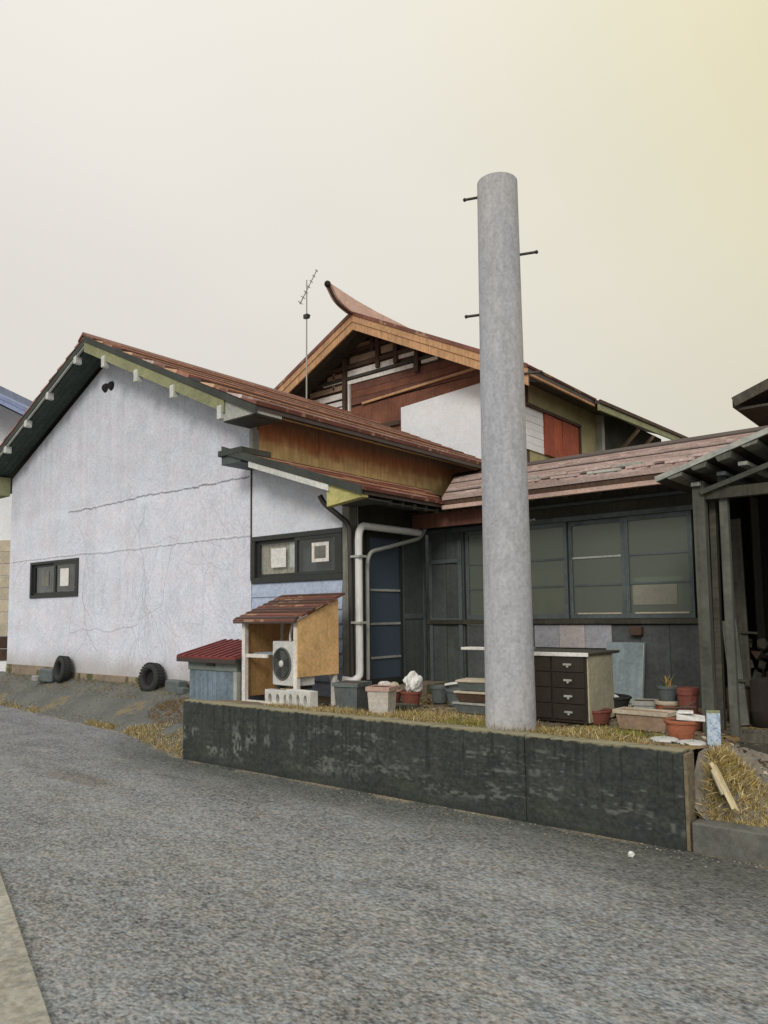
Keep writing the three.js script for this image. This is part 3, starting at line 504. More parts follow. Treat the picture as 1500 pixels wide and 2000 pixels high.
// ---------------------------------------------------------------- dark timber annexe behind the yard
const annexe = thing('timber_annexe', 'dark timber annexe with large frosted windows behind the utility pole', 'annexe', [0, 0, 0]);
{
  const A = annexe, Z = -1.6;
  // wall boards left of the windows, below and above them
  const boards = (x0, x1, y0, y1, w, mats, name = 'wall_board') => { const n = Math.round((x1 - x0) / w); for (let i = 0; i < n; i++) part(A, name, bx(lerp(x0, x1, i / n) + 0.002, y0, Z - 0.05, lerp(x0, x1, (i + 1) / n) - 0.002, y1 - rnd() * 0.01, Z + rnd() * 0.008, 0.003), mats[Math.floor(rnd() * mats.length)]); };
  boards(1.88, 2.46, 0.45, 2.62, 0.29, [M.doorGrey]);
  const lowB = [0, 1].map((i) => weathered(S(82 + i * 9, 86 + i * 9, 86 + i * 9), { amp: 0.25, streak: 0.2 }));
  boards(2.5, 3.5, 0.45, 1.36, 0.33, lowB); boards(4.5, 5.5, 0.45, 1.36, 0.33, lowB);
  boards(3.5, 4.5, 0.45, 1.08, 0.2, M.woodDark);
  for (let i = 0; i < 3; i++) part(A, 'wall_panel', bx(3.5 + i * 0.334, 1.085, Z - 0.04, 3.5 + i * 0.334 + 0.33, 1.36, Z + 0.012, 0.003), i === 1 ? weathered(S(178, 170, 172), { amp: 0.15 }) : weathered(S(162, 164, 172), { amp: 0.16 }), 'pale grey panel under the window');
  part(A, 'sill', bx(1.86, 1.37, Z - 0.05, 5.5, 1.43, Z + 0.05, 0.005), M.woodDark[0]);
  part(A, 'lintel', bx(1.86, 2.61, Z - 0.05, 5.5, 2.67, Z + 0.06, 0.005), M.frameOld);
  part(A, 'lintel_board', bx(1.86, 2.672, Z - 0.05, 5.5, 2.80, Z + 0.02, 0.004), M.woodDark[0]);
  part(A, 'lintel', bx(1.86, 2.802, Z - 0.05, 5.5, 2.84, Z + 0.05, 0.004), M.frameOld);
  part(A, 'lintel_board', bx(1.86, 2.842, Z - 0.05, 5.5, 3.05, Z + 0.01, 0.004), M.woodDark[1]);
  part(A, 'corner_post', bx(5.5, 0.3, Z - 0.1, 5.64, 3.0, Z + 0.03, 0.006), M.woodGrey[0]);
  part(A, 'panel_frame', mergeGeometries([bx(1.90, 0.6, Z + 0.01, 1.95, 2.5, Z + 0.03), bx(2.38, 0.6, Z + 0.01, 2.44, 2.5, Z + 0.03), bx(1.95, 2.2, Z + 0.01, 2.38, 2.25, Z + 0.03), bx(1.95, 1.40, Z + 0.012, 2.38, 1.45, Z + 0.032)]), M.frameOld);
  // windows: four sashes
  const xs = [2.5, 3.25, 3.99, 4.70, 5.47];
  for (let i = 0; i < 4; i++) {
    const x0 = xs[i] + 0.005, x1 = xs[i + 1] - 0.005, z = Z + (i % 2 ? 0.028 : 0.0);
    const w = part(A, 'window', mergeGeometries([bx(x0, 1.435, z - 0.02, x0 + 0.045, 2.605, z + 0.02), bx(x1 - 0.045, 1.435, z - 0.02, x1, 2.605, z + 0.02), bx(x0 + 0.045, 1.435, z - 0.02, x1 - 0.045, 1.49, z + 0.02), bx(x0 + 0.045, 2.555, z - 0.02, x1 - 0.045, 2.605, z + 0.02)]), M.frameOld);
    for (const y of [1.82, 2.15]) part(w, 'muntin', bx(x0 + 0.046, y, z - 0.012, x1 - 0.046, y + 0.022, z + 0.014), i === 2 && y > 2 ? M.trimGrey : M.frameOld);
    if (i > 1) part(w, 'pale_strip', bx(x0 + 0.1, 1.485, z + 0.0205, x1 - 0.06, 1.502, z + 0.026), M.potBeige);
    for (const [a, b] of [[1.49, 1.82], [1.842, 2.15], [2.172, 2.555]]) part(w, 'pane', bx(x0 + 0.045, a, z - 0.003, x1 - 0.045, b, z + 0.003), frosted);
  }
  // room behind: floor, back wall and a pale box added near the glass as a blurred reflection
  part(A, 'room_wall', bx(1.9, 0.4, Z - 2.6, 5.6, 3.2, Z - 2.5), plain(S(120, 118, 108), 0.95));
  part(A, 'room_floor', bx(1.9, 0.4, Z - 2.5, 5.6, 0.5, Z - 0.06), M.woodBrown);
  part(A, 'room_wall', bx(5.5, 0.3, Z - 3.4, 5.6, 2.98, Z - 0.11), M.woodDark[0]);
  part(A, 'room_ceiling', bx(1.9, 3.06, Z - 2.5, 5.5, 3.1, Z - 0.06), M.woodDark[0]);
  part(A, 'cabinet', bx(4.76, 1.56, Z - 0.2, 5.30, 1.90, Z - 0.045, 0.01), M.white, 'pale box added behind the frosted pane as a blurred reflection');
  part(A, 'reflection_sheet', bx(4.78, 1.585, Z + 0.033, 5.28, 1.81, Z + 0.037), weathered(S(136, 136, 124), { amp: 0.12, size: 1, grain: 0.05, speck: 0.08 }), 'added pale sheet standing in for a reflection on the lower pane');  // pale reflection on the glass, drawn as an added sheet
  part(A, 'curtain', bx(3.45, 1.5, Z - 0.07, 3.90, 2.05, Z - 0.05), weathered(S(190, 140, 70), { amp: 0.4, spots: S(90, 90, 70), spotAt: 0.05, size: 0.6 }), 'ochre cloth added behind the glass beside the pole as an amber reflection');  // added cloth whose colour stands for an amber reflection in the pane
  // roof
  const E1 = V(2.48, 2.98, -1.1), E2 = V(9.0, 2.98, -1.1), R1 = V(-0.0, 4.12, -5.1), R2 = V(9.0, 4.12, -5.1), dn = (v, d) => v.clone().add(V(0, -d, 0));
  const roof = part(A, 'roof', hex([dn(E1, 0.06), dn(E2, 0.06), dn(R2, 0.08), dn(R1, 0.08), E1, E2, R2, R1]), M.roofDark);
  const v0 = V(2.50, 2.975, -1.07);
  courses(roof, v0, V(9.0, 2.975, -1.07), R2, R1, 18, [M.roofPale, M.roofGrey, M.roofPale, M.roofDark, M.roofGrey, M.roofPale, M.roofGrey], 'roof_course', 0.05);
  part(roof, 'back_slope', hex([dn(R1, 0.08), dn(R2, 0.08), V(9, 3.3, -7.6), V(0, 3.3, -7.6), R1, R2, V(9, 3.38, -7.6), V(0, 3.38, -7.6)]), M.roofRed);
  part(roof, 'ridge_cap', prism([[4.94, 4.09], [5.1, 4.17], [5.26, 4.09], [5.24, 4.14], [5.1, 4.215], [4.96, 4.14]], 0, 9.1).rotateY(Math.PI / 2), M.roofDark);
  for (let r = 0; r < 2; r++) for (let i = 0; i < 10; i++) {   // snow stops in two broken rows above the eave
    const z = -1.30 - r * 0.42, y = 2.98 + (-1.1 - z) * 0.285, x = 3.0 + i * 0.46 + (r ? 0.2 : 0) + rr(-0.05, 0.05), l = rr(0.28, 0.42);
    part(roof, 'snow_stop', mergeGeometries([bar(V(x, y + 0.085, z), V(x + l, y + 0.085 + rr(-0.01, 0.01), z), 0.05, 0.03), bar(V(x + 0.08, y + 0.02, z - 0.05), V(x + 0.08, y + 0.09, z), 0.03, 0.02), bar(V(x + l - 0.06, y + 0.02, z - 0.05), V(x + l - 0.06, y + 0.09, z), 0.03, 0.02)]), i % 3 ? M.roofPale : M.trimGrey);
  }
  part(A, 'gutter', bar(V(2.55, 2.87, -1.02), V(9, 2.87, -1.02), 0.07, 0.05), M.pinkRim);
  part(A, 'fascia', bar(V(2.45, 2.92, -1.10), V(9, 2.92, -1.10), 0.03, 0.10), M.woodBrown);
  part(A, 'fascia', bx(1.87, 2.66, -1.30, 3.1, 2.86, -1.24), M.woodRed[0], 'dark red board at the inner corner');
  part(A, 'soffit', slab(V(1.88, 2.85, -1.09), V(5.6, 2.85, -1.09), V(5.6, 3.0, -1.59), V(1.88, 3.0, -1.59), 0.012), M.woodDark[0]);
  for (let i = 0; i < 9; i++) part(A, 'rafter', bar(V(2.1 + i * 0.42, 2.98, -1.58), V(2.1 + i * 0.42, 2.86, -1.12), 0.05, 0.06), M.woodDark[i % 3]);
  part(A, 'meter_box', bx(4.74, 1.24, Z + 0.01, 4.88, 1.34, Z + 0.09, 0.01), M.woodBrown);
}

// ---------------------------------------------------------------- open shed at the right edge
const shed = thing('open_shed', 'dark open fronted timber shed with pale rafter ends at the right', 'shed', [0, 0, 0]);
{
  const B = shed, ry = (x) => 2.67 + (x - 5.85) * 0.31;
  const post = (x, z, w, y1, m) => part(B, 'post', bx(x - w / 2, 0.42, z - w / 2, x + w / 2, y1, z + w / 2, 0.01), m);
  post(6.09, 0.2, 0.10, 2.62, M.woodGrey[0]); post(6.275, 0.16, 0.07, 2.68, M.woodGrey[1]); post(9.2, 0.2, 0.14, 3.55, M.woodDark[1]);
  part(B, 'post_brace', bar(V(6.15, 0.5, 0.08), V(6.16, 2.55, 0.06), 0.07, 0.05, V(1, 0, 0)), M.woodDark[2]);
  part(B, 'beam', bar(V(6.05, 2.50, 0.2), V(9.4, 2.50, 0.2), 0.08, 0.09), M.woodDark[0]);
  for (let i = 0; i < 9; i++) part(B, 'wall_board', bx(6.95 + i * 0.27, 0.3, 0.14, 6.95 + i * 0.27 + 0.262, 3.0, 0.17 + rnd() * 0.01, 0.003), M.woodDark[i % 3]);  // unseen front boards added to darken the inside of the shed
  for (let i = 0; i < 14; i++) part(B, 'wall_board', bx(5.7 + i * 0.27, 0.42, -3.56, 5.7 + i * 0.27 + 0.262, 3.2, -3.5 + rnd() * 0.015, 0.003), M.woodDark[Math.floor(rnd() * 3)]);
  for (let i = 0; i < 10; i++) part(B, 'wall_board', bx(9.3, 0.42, -3.5 + i * 0.36, 9.36, 3.5, -3.5 + i * 0.36 + 0.352, 0.003), M.woodDark[Math.floor(rnd() * 3)]);
  // roof
  const a = V(5.80, ry(5.80), 0.42), b = V(5.80, ry(5.80), -1.05), c = V(9.6, ry(9.6), -3.8), d = V(9.6, ry(9.6), 0.42), dn = (v, k) => v.clone().add(V(0, -k, 0));
  const roof = part(B, 'roof', hex([dn(a, 0.03), dn(d, 0.03), dn(c, 0.03), dn(b, 0.03), a, d, c, b].map((v) => v.clone())), M.roofDark);
  part(roof, 'verge_strip', bar(V(5.80, ry(5.80) - 0.01, 0.435), V(9.6, ry(9.6) - 0.01, 0.435), 0.03, 0.045), M.trimGrey);
  // pale ends of purlins and rafters along the verge
  for (let i = 0; i < 7; i++) {
    const x = 5.92 + i * 0.20; part(B, 'purlin', hex([V(x, ry(x) - 0.05, 0.445), V(x + 0.10, ry(x + 0.1) - 0.06, 0.445), V(x + 0.10, ry(x + 0.1) - 0.06, -1), V(x, ry(x) - 0.05, -1), V(x - 0.02, ry(x) + 0.0 - 0.045, 0.445), V(x + 0.11, ry(x + 0.11) - 0.045, 0.445), V(x + 0.11, ry(x + 0.11) - 0.045, -1), V(x - 0.02, ry(x) - 0.045, -1)].map((v, k) => k < 4 ? v.add(V(0, -0.012 - 0.012 * (i % 3), 0)) : v)), i % 3 ? M.woodGrey[i % 2] : M.postGrey);
    if (i > 0) part(B, 'rafter_end', bar(V(x - 0.02 + rr(-0.03, 0.03), ry(x) - 0.165, 0.30 + rr(-0.05, 0.03)), V(x - 0.02, ry(x) - 0.16, -0.5), 0.07, 0.03), i % 2 ? M.trimGrey : M.frameOld);
  }
  part(B, 'beam', bar(V(6.12, ry(6.12) - 0.24, 0.26), V(9.5, ry(9.5) - 0.24, 0.26), 0.05, 0.04), M.woodGrey[0]);
}
roundPot('flower_pot', 'small dark red pot right of the tall terracotta pot', [5.90, 0.47, 0.02], 0.085, 0.13, M.terracottaDark);
roundPot('flower_pot', 'small beige pot between the rubber tub and the pale grey blue box', [5.08, 0.47, -0.55], 0.08, 0.12, M.potBeige);
{ const t = thing('fallen_stick', 'thin grey stick lying across the pots by the posts', 'stick', [5.92, 0.66, 0.3]); part(t, 'shaft', rod(V(-0.22, 0.0, -0.1), V(0.12, 0.05, 0.1), 0.010, 0.007, 7), M.woodGrey[1]); part(t, 'twig', rod(V(0.0, 0.032, 0.03), V(0.08, 0.09, -0.02), 0.006, 0.004, 6), M.woodGrey[1]); }
{ // clutter inside the shed
  const pl = [[6.17, -0.45, 0.35, 0.16, 0.95, 'short grey plank leaning inside the shed just behind the posts'], [6.02, -1.2, 0.3, 0.1, 2.0, 'long dark plank leaning at the back of the shed'], [6.32, -1.0, 0.25, -0.12, 1.5, 'dark plank leaning to the right inside the shed']];
  pl.forEach(([x, z, lean, side, h, label], i) => { const t = thing('leaning_plank', label, 'plank', [x, 0.46, z]); part(t, 'board', bar(V(0, 0.01, 0), V(-side, h, -lean), 0.13, 0.03, V(0, 0.2, 1)), i ? M.woodDark[i] : M.woodGrey[1]); part(t, 'batten', bar(V(-side * 0.4, h * 0.4 + 0.03, -lean * 0.4 + 0.025), V(-side * 0.4 + 0.16, h * 0.4 + 0.02, -lean * 0.4 + 0.025), 0.05, 0.02), M.woodDark[1]); });
  const tins = [[6.12, -0.75, 0.15, 0.32, 'squat dark drum on the shed floor behind the short grey plank'], [6.36, -0.55, 0.13, 0.42, 'taller dark drum on the shed floor at the right edge']];
  tins.forEach(([x, z, r0, h, label], i) => { const t = thing('metal_drum', label, 'drum', [x, 0.46, z]); part(t, 'body', lathe([[0.001, 0], [r0, 0], [r0, h * 0.33], [r0 + 0.008, h * 0.35], [r0, h * 0.37], [r0, h * 0.98], [r0 - 0.01, h], [0.001, h]], 24), i ? M.cabinetDark : M.woodBrown); part(t, 'lid', at(lathe([[0.001, 0.015], [r0 * 0.9, 0.015], [r0 * 0.95, 0]], 24), 0, h, 0), M.cabinetDark); });
  const bl = thing('timber_pile', 'pile of dark split timber stacked inside the shed', 'timber', [6.1, 0.46, -1.75], 0.2);
  for (let r = 0; r < 7; r++) for (let k = 0; k < 5; k++) part(bl, 'billet', at(new THREE.CylinderGeometry(rr(0.045, 0.06), rr(0.045, 0.062), rr(0.44, 0.54), 3 + Math.floor(rnd() * 3)).rotateX(Math.PI / 2).rotateZ(rnd() * 3).rotateY(rr(-0.08, 0.08)), -0.28 + k * 0.125 + (r % 2) * 0.06, 0.06 + r * 0.108, rr(-0.03, 0.03)), (r * 5 + k * 3) % 7 ? M.woodDark[(k + r) % 3] : M.woodBrown);
  const c = thing('wooden_crate', 'dark wooden crate on the ground just right of the shed posts', 'crate', [6.62, 0.44, 0.62], 0.2);
  part(c, 'base', bx(-0.17, 0, -0.13, 0.17, 0.02, 0.13), M.woodDark[0]);
  for (const [x0, z0, x1, z1] of [[-0.18, 0.13, 0.18, 0.145], [-0.18, -0.145, 0.18, -0.13], [-0.18, -0.129, -0.165, 0.129], [0.165, -0.129, 0.18, 0.129]]) for (const y of [0, 0.075]) part(c, 'slat', bx(x0, y + 0.004, z0, x1, y + 0.07, z1, 0.003), M.woodDark[(y > 0) + 1]);
  const s = new THREE.IcosahedronGeometry(0.15, 3); { const p = s.attributes.position; for (let i = 0; i < p.count; i++) { const v = V().fromBufferAttribute(p, i), k = 1 + 0.22 * hA(v.x * 12 + 20, v.y * 12 + v.z * 9 + 20); p.setXYZ(i, v.x * k * 1.1, v.y * k * 0.8, v.z * k); } s.computeVertexNormals(); }
  const st = part(scene, 'boulder', s, M.stone); st.position.set(6.95, 0.5, 0.7); tag(st, 'pale rounded stone beside the dark crate at the right edge', 'stone');
}

// ---------------------------------------------------------------- tall main house behind
const main = thing('main_house', 'tall old house with tan barge boards and curved ridge end behind', 'house', [0, 0, 0]);
{
  const H = main, zo = -7.2, zw = -8.1, px = -4.47, py = 9.22, sl = 0.5, yy = (x) => py - Math.abs(x - px) * sl, xr = 0.5, xl = -9.44, dn = (v, k) => v.clone().add(V(0, -k, 0));
  const P = (x, z) => V(x, yy(x), z);
  // walls
  part(H, 'wall', prism([[-8.85, 0.3], [-0.1, 0.3], [-0.1, 6.85], [px, 9.0], [-8.85, 6.85]], zw - 0.18, zw - 0.02), M.woodBrown);
  part(H, 'plaster_panel', prism([[-3.63, 4.0], [-0.105, 4.0], [-0.105, 7.02], [-3.63, 6.80]], zw - 0.02, zw + 0.03), M.plasterWarm);
  part(H, 'wall', bx(-0.28, 0.3, -12.3, -0.1, 6.8, zw - 0.19), M.plasterOlive);
  part(H, 'wall', bx(-8.85, 0.3, -12.3, -8.7, 6.8, zw - 0.19), M.plasterWarm);
  part(H, 'wall', bx(-8.69, 0.3, -12.3, -0.29, 6.8, -12.15), M.plasterWarm);
  // roof
  const roof = part(H, 'roof', mergeGeometries([hex([dn(P(xr, zo), 0.1), dn(P(xr, -10.6), 0.1), dn(P(px, -12.6), 0.12), dn(P(px, zo), 0.12), P(xr, zo), P(xr, -10.6), P(px, -12.6), P(px, zo)]), hex([dn(P(px, zo), 0.12), dn(P(px, -12.6), 0.12), dn(P(xl, -12.6), 0.1), dn(P(xl, zo), 0.1), P(px, zo), P(px, -12.6), P(xl, -12.6), P(xl, zo)])]), M.roofDark);
  courses(roof, P(xr + 0.02, zo + 0.03), P(xr + 0.02, -10.6), P(px, -12.6), P(px, zo + 0.03), 12, [M.roofRust, M.roofRed], 'roof_course', 0.05);
  courses(roof, P(xl, -12.6), P(xl, zo + 0.03), P(px, zo + 0.03), P(px, -12.6), 12, [M.roofRust, M.roofRed], 'roof_course', 0.05);
  // barge boards: a wide tan one in two strips each side
  const rk = (x0, x1, dy, h, z, t) => hex([V(x0, yy(x0) + dy - h, z), V(x1, yy(x1) + dy - h, z), V(x1, yy(x1) + dy - h, z - t), V(x0, yy(x0) + dy - h, z - t), V(x0, yy(x0) + dy, z), V(x1, yy(x1) + dy, z), V(x1, yy(x1) + dy, z - t), V(x0, yy(x0) + dy, z - t)]);
  for (const [a, b] of [[px, xr], [xl, px - 0.004]]) {
    part(H, 'barge_board', rk(a, b, -0.03, 0.17, zo + 0.05, 0.05), M.woodTan); part(H, 'barge_board', rk(a, b, -0.204, 0.2, zo + 0.025, 0.05), M.woodTan);
    part(H, 'verge_edge', rk(a, b, 0.07, 0.098, zo + 0.075, 0.07), M.roofRust);
  }
  for (let i = 0; i < 6; i++) for (const s of [1, -1]) { const z0 = zo - 0.04 - i * 0.145; part(H, 'soffit_board', slab(V(px + s * 0.02, py - 0.16, z0), V(px + s * 4.9, py - 0.16 - 2.44, z0), V(px + s * 4.9, py - 0.16 - 2.44, z0 - 0.14), V(px + s * 0.02, py - 0.16, z0 - 0.14), 0.02, -0.01), M.woodDark[i % 3]); }
  // curved ridge end that rises to a tip
  const sh = new THREE.Shape(); sh.moveTo(6.28, 9.70); sh.lineTo(6.45, 9.50); sh.quadraticCurveTo(6.58, 9.32, 7.05, 9.23); sh.lineTo(9.9, 9.20); sh.lineTo(9.9, 9.48); sh.lineTo(9.2, 9.50); sh.lineTo(8.1, 9.52); sh.lineTo(7.2, 9.58); sh.closePath();
  const rg = new THREE.ExtrudeGeometry(sh, { depth: 0.2, bevelEnabled: false, curveSegments: 16 }); rg.translate(0, 0, -0.1); rg.rotateY(Math.PI / 2); rg.translate(px, 0, 0);
  const orn = part(roof, 'ridge_end', boxUV(rg), M.ridgeCream);
  part(orn, 'ridge_cap', tube([[px, 9.71, -6.27], [px, 9.63, -6.8], [px, 9.58, -7.2], [px, 9.53, -8.1], [px, 9.50, -9.2], [px, 9.48, -9.9], [px, 9.46, -12.6]], 0.04, 60), M.roofDark);
  part(orn, 'ridge_trim', tube([[px, 9.70, -6.27], [px, 9.49, -6.45], [px, 9.33, -6.64], [px, 9.22, -7.08]], 0.04, 30), M.roofDark);
  part(orn, 'ridge_tip', at(new THREE.SphereGeometry(0.085, 12, 8), px, 9.71, -6.26), M.black);
  part(roof, 'ridge', bx(px - 0.11, 9.18, -12.6, px + 0.11, 9.44, -9.91), M.roofPale);
  // timber work in the gable
  const z1 = zw + 0.0, gb = (x0, x1, y0, y1, m, name, d = 0.05) => part(H, name, bx(x0, y0, z1, x1, y1, z1 + d, 0.006), m);
  gb(-8.3, -3.66, 6.36, 6.48, M.woodBrown, 'gable_beam', 0.09);
  gb(-6.9, -5.62, 7.66, 7.80, M.slatBrown, 'slat'); gb(-6.9, -5.62, 7.42, 7.58, M.slat, 'slat'); gb(-6.4, -5.62, 7.22, 7.36, M.slat, 'slat');
  gb(-5.45, -3.75, 7.98, 8.14, M.slat, 'slat'); gb(-5.45, -3.20, 7.76, 7.87, M.slat, 'slat'); gb(-5.35, -4.40, 8.32, 8.50, M.slatBrown, 'slat'); gb(-4.26, -3.80, 8.36, 8.56, M.slatBrown, 'slat');
  gb(-3.68, -3.12, 8.08, 8.22, M.slat, 'slat'); gb(-2.95, -2.45, 7.80, 7.90, M.slat, 'slat'); gb(-6.2, -5.62, 8.0, 8.12, M.slatBrown, 'slat');
  gb(-5.2, -4.45, 8.72, 8.82, M.slatBrown, 'slat'); gb(-6.35, -5.62, 7.86, 7.95, M.slat, 'slat', 0.07); gb(-6.8, -5.62, 7.08, 7.18, M.slat, 'slat');
  gb(-6.6, -2.6, 8.18, 8.29, M.woodBrown, 'gable_beam', 0.10); gb(-7.4, -1.9, 7.885, 7.965, M.woodDark[0], 'gable_beam', 0.09); gb(-5.8, -3.3, 8.60, 8.70, M.woodBrown, 'gable_beam', 0.10);
  for (const [x, a, b] of [[-5.53, 6.4, 8.5], [-4.34, 8.0, 8.8], [-3.74, 7.98, 8.55], [-3.06, 7.6, 8.3], [px - 0.05, 8.5, 8.95]]) gb(x - 0.06, x + 0.06, a, b, M.woodBrown, 'gable_post', 0.12);
  gb(-6.0, -5.94, 7.7, 8.2, M.slatBrown, 'gable_post', 0.05);
  gb(-5.42, -5.36, 6.4, 7.74, M.slat, 'pale_batten', 0.08);
  // dark red boards with a tan moulding that runs a little uphill
  for (let i = 0; i < 3; i++) part(H, 'red_board', bx(-5.34, 7.17 + i * 0.19, z1, -0.4 - i * 0.36, 7.17 + i * 0.19 + 0.184, z1 + 0.03 + i * 0.002, 0.004), M.woodRed[i % 2]);
  part(H, 'moulding', bar(V(-4.9, 7.14, z1 + 0.07), V(-0.4, 7.36, z1 + 0.07), 0.05, 0.06), M.woodTan);
  for (let i = 0; i < 2; i++) part(H, 'red_board', prism([[-5.34, 6.2], [-3.64, 6.2], [-3.64, 6.79], [-0.1, 7.03], [-0.1, 7.18], [-5.34, 7.1]].map(([x, y]) => [x, y - (i ? 0.5 : 0)]), z1 - 0.01, z1 + 0.025 - i * 0.02), M.woodRed[1 - i]);
  // right side: siding, red shutters, post
  const X = -0.1;
  for (let i = 0; i < 6; i++) part(H, 'siding_board', bx(X + 0.002, 5.2 + i * 0.165, -8.93, X + 0.03 - (i % 2) * 0.004, 5.2 + i * 0.165 + 0.158, -8.1, 0.004), M.plasterWarm);
  const shutterM = [weathered(S(166, 86, 62), { amp: 0.2, streak: 0.25 }), weathered(S(152, 78, 58), { amp: 0.2, streak: 0.25 })];
  const sh2 = part(H, 'shutter_frame', mergeGeometries([bx(X, 6.18, -10.85, X + 0.1, 6.25, -8.06), bx(X, 5.2, -10.85, X + 0.09, 6.18, -10.78)]), M.woodBrown);
  for (let i = 0; i < 4; i++) part(sh2, 'shutter_board', bx(X + 0.01, 5.2, -10.775 + i * 0.458, X + 0.05 + (i % 2) * 0.015, 6.175, -10.775 + i * 0.458 + 0.445, 0.005), shutterM[i % 2]);
  part(H, 'post', bx(X - 0.02, 4.5, -12.15, X + 0.16, 6.9, -11.97, 0.01), M.trimGrey);
  part(H, 'eave_trim', bar(V(xr - 0.03, yy(xr) - 0.09, zo), V(xr - 0.03, yy(xr) - 0.09, -10.6), 0.05, 0.12), M.woodTan);
  part(H, 'soffit', slab(V(X, 6.76, zw), V(xr - 0.06, 6.6, zw), V(xr - 0.06, 6.6, -12.0), V(X, 6.76, -12.0), 0.015), M.woodDark[1]);
  // rear part with its own lower roof
  const rl = [V(0.62, 6.70, -10.55), V(0.62, 6.92, -17.2), V(-4, 8.8, -17.2), V(-4, 8.7, -10.55)];
  const rr2 = part(H, 'rear_roof', hex([...rl.map((v) => dn(v, 0.10)), ...rl]), M.roofDark);
  part(rr2, 'eave_trim', bar(V(0.60, 6.54, -10.55), V(0.60, 6.76, -17.2), 0.05, 0.15), M.trimOlive); part(rr2, 'eave_trim', bar(V(0.635, 6.68, -10.55), V(0.635, 6.90, -17.2), 0.05, 0.09), M.woodBrown);
  part(H, 'rear_wall', bx(-8.5, 0.3, -17, -0.12, 6.98, -12.35), M.woodDark[1]);
  for (const z of [-13.3, -14.4, -15.6]) part(H, 'eave_strut', bar(V(-0.08, 5.9, z), V(0.55, 6.5, z), 0.07, 0.08), M.slatBrown);
}
{
  const t = thing('roof_antenna', 'thin television antenna on a mast rising in front of the tall gable', 'antenna', [-5.22, 5.4, -6.25]);
  part(t, 'mast', rod(V(0, 0, 0), V(0.03, 4.62, 0), 0.022, 0.016, 8), M.trimGrey);
  part(t, 'clamp', mergeGeometries([bx(-0.05, 3.62, -0.05, 0.09, 3.72, 0.05), bx(0.0, 3.66, -0.03, 0.13, 3.69, 0.03)]), M.frame);
  const a = V(-0.12, 4.0, 0.1), b = V(0.30, 4.85, -0.1);
  part(t, 'boom', rod(a, b, 0.016, 0.014, 6), M.trimGrey);
  for (let i = 0; i < 7; i++) { const c = a.clone().lerp(b, 0.04 + i * 0.155), h = 0.15 - i * 0.012; part(t, 'element', rod(c.clone().add(V(h * 0.5, -h * 0.2, h)), c.clone().add(V(-h * 0.5, h * 0.2, -h)), 0.009, 0.009, 5), M.frame); }
}
{ // roof of a further house at the right
  const t = thing('rear_house', 'dark roofed house corner showing above the shed at the right edge', 'house', [0, 0, 0]);
  const e = V(4.79, 5.0, -6.2), r = V(9, 6.55, -6.2), e2 = V(4.79, 5.0, -15), r2 = V(9, 6.55, -15), dn = (v, k) => v.clone().add(V(0, -k, 0));
  const roof = part(t, 'roof', hex([dn(e, 0.08), dn(e2, 0.08), dn(r2, 0.1), dn(r, 0.1), e, e2, r2, r]), M.roofDark);
  part(roof, 'barge_board', bar(V(4.8, 4.93, -6.17), V(9, 6.48, -6.17), 0.04, 0.16), M.woodDark[2]); part(roof, 'eave_trim', bar(V(4.80, 4.91, -6.2), V(4.80, 4.91, -15), 0.05, 0.12), M.woodDark[1]);
  part(t, 'soffit', bx(4.85, 4.80, -15, 5.4, 4.84, -6.25), M.woodDark[0]);
  part(t, 'wall', bx(5.35, 0.3, -14.8, 12, 4.82, -6.7), M.woodDark[1]);
  part(t, 'gable_wall', prism([[5.35, 4.85], [12, 4.85], [12, 6.9], [9, 6.4]], -6.9, -6.71), M.woodDark[0]);
}
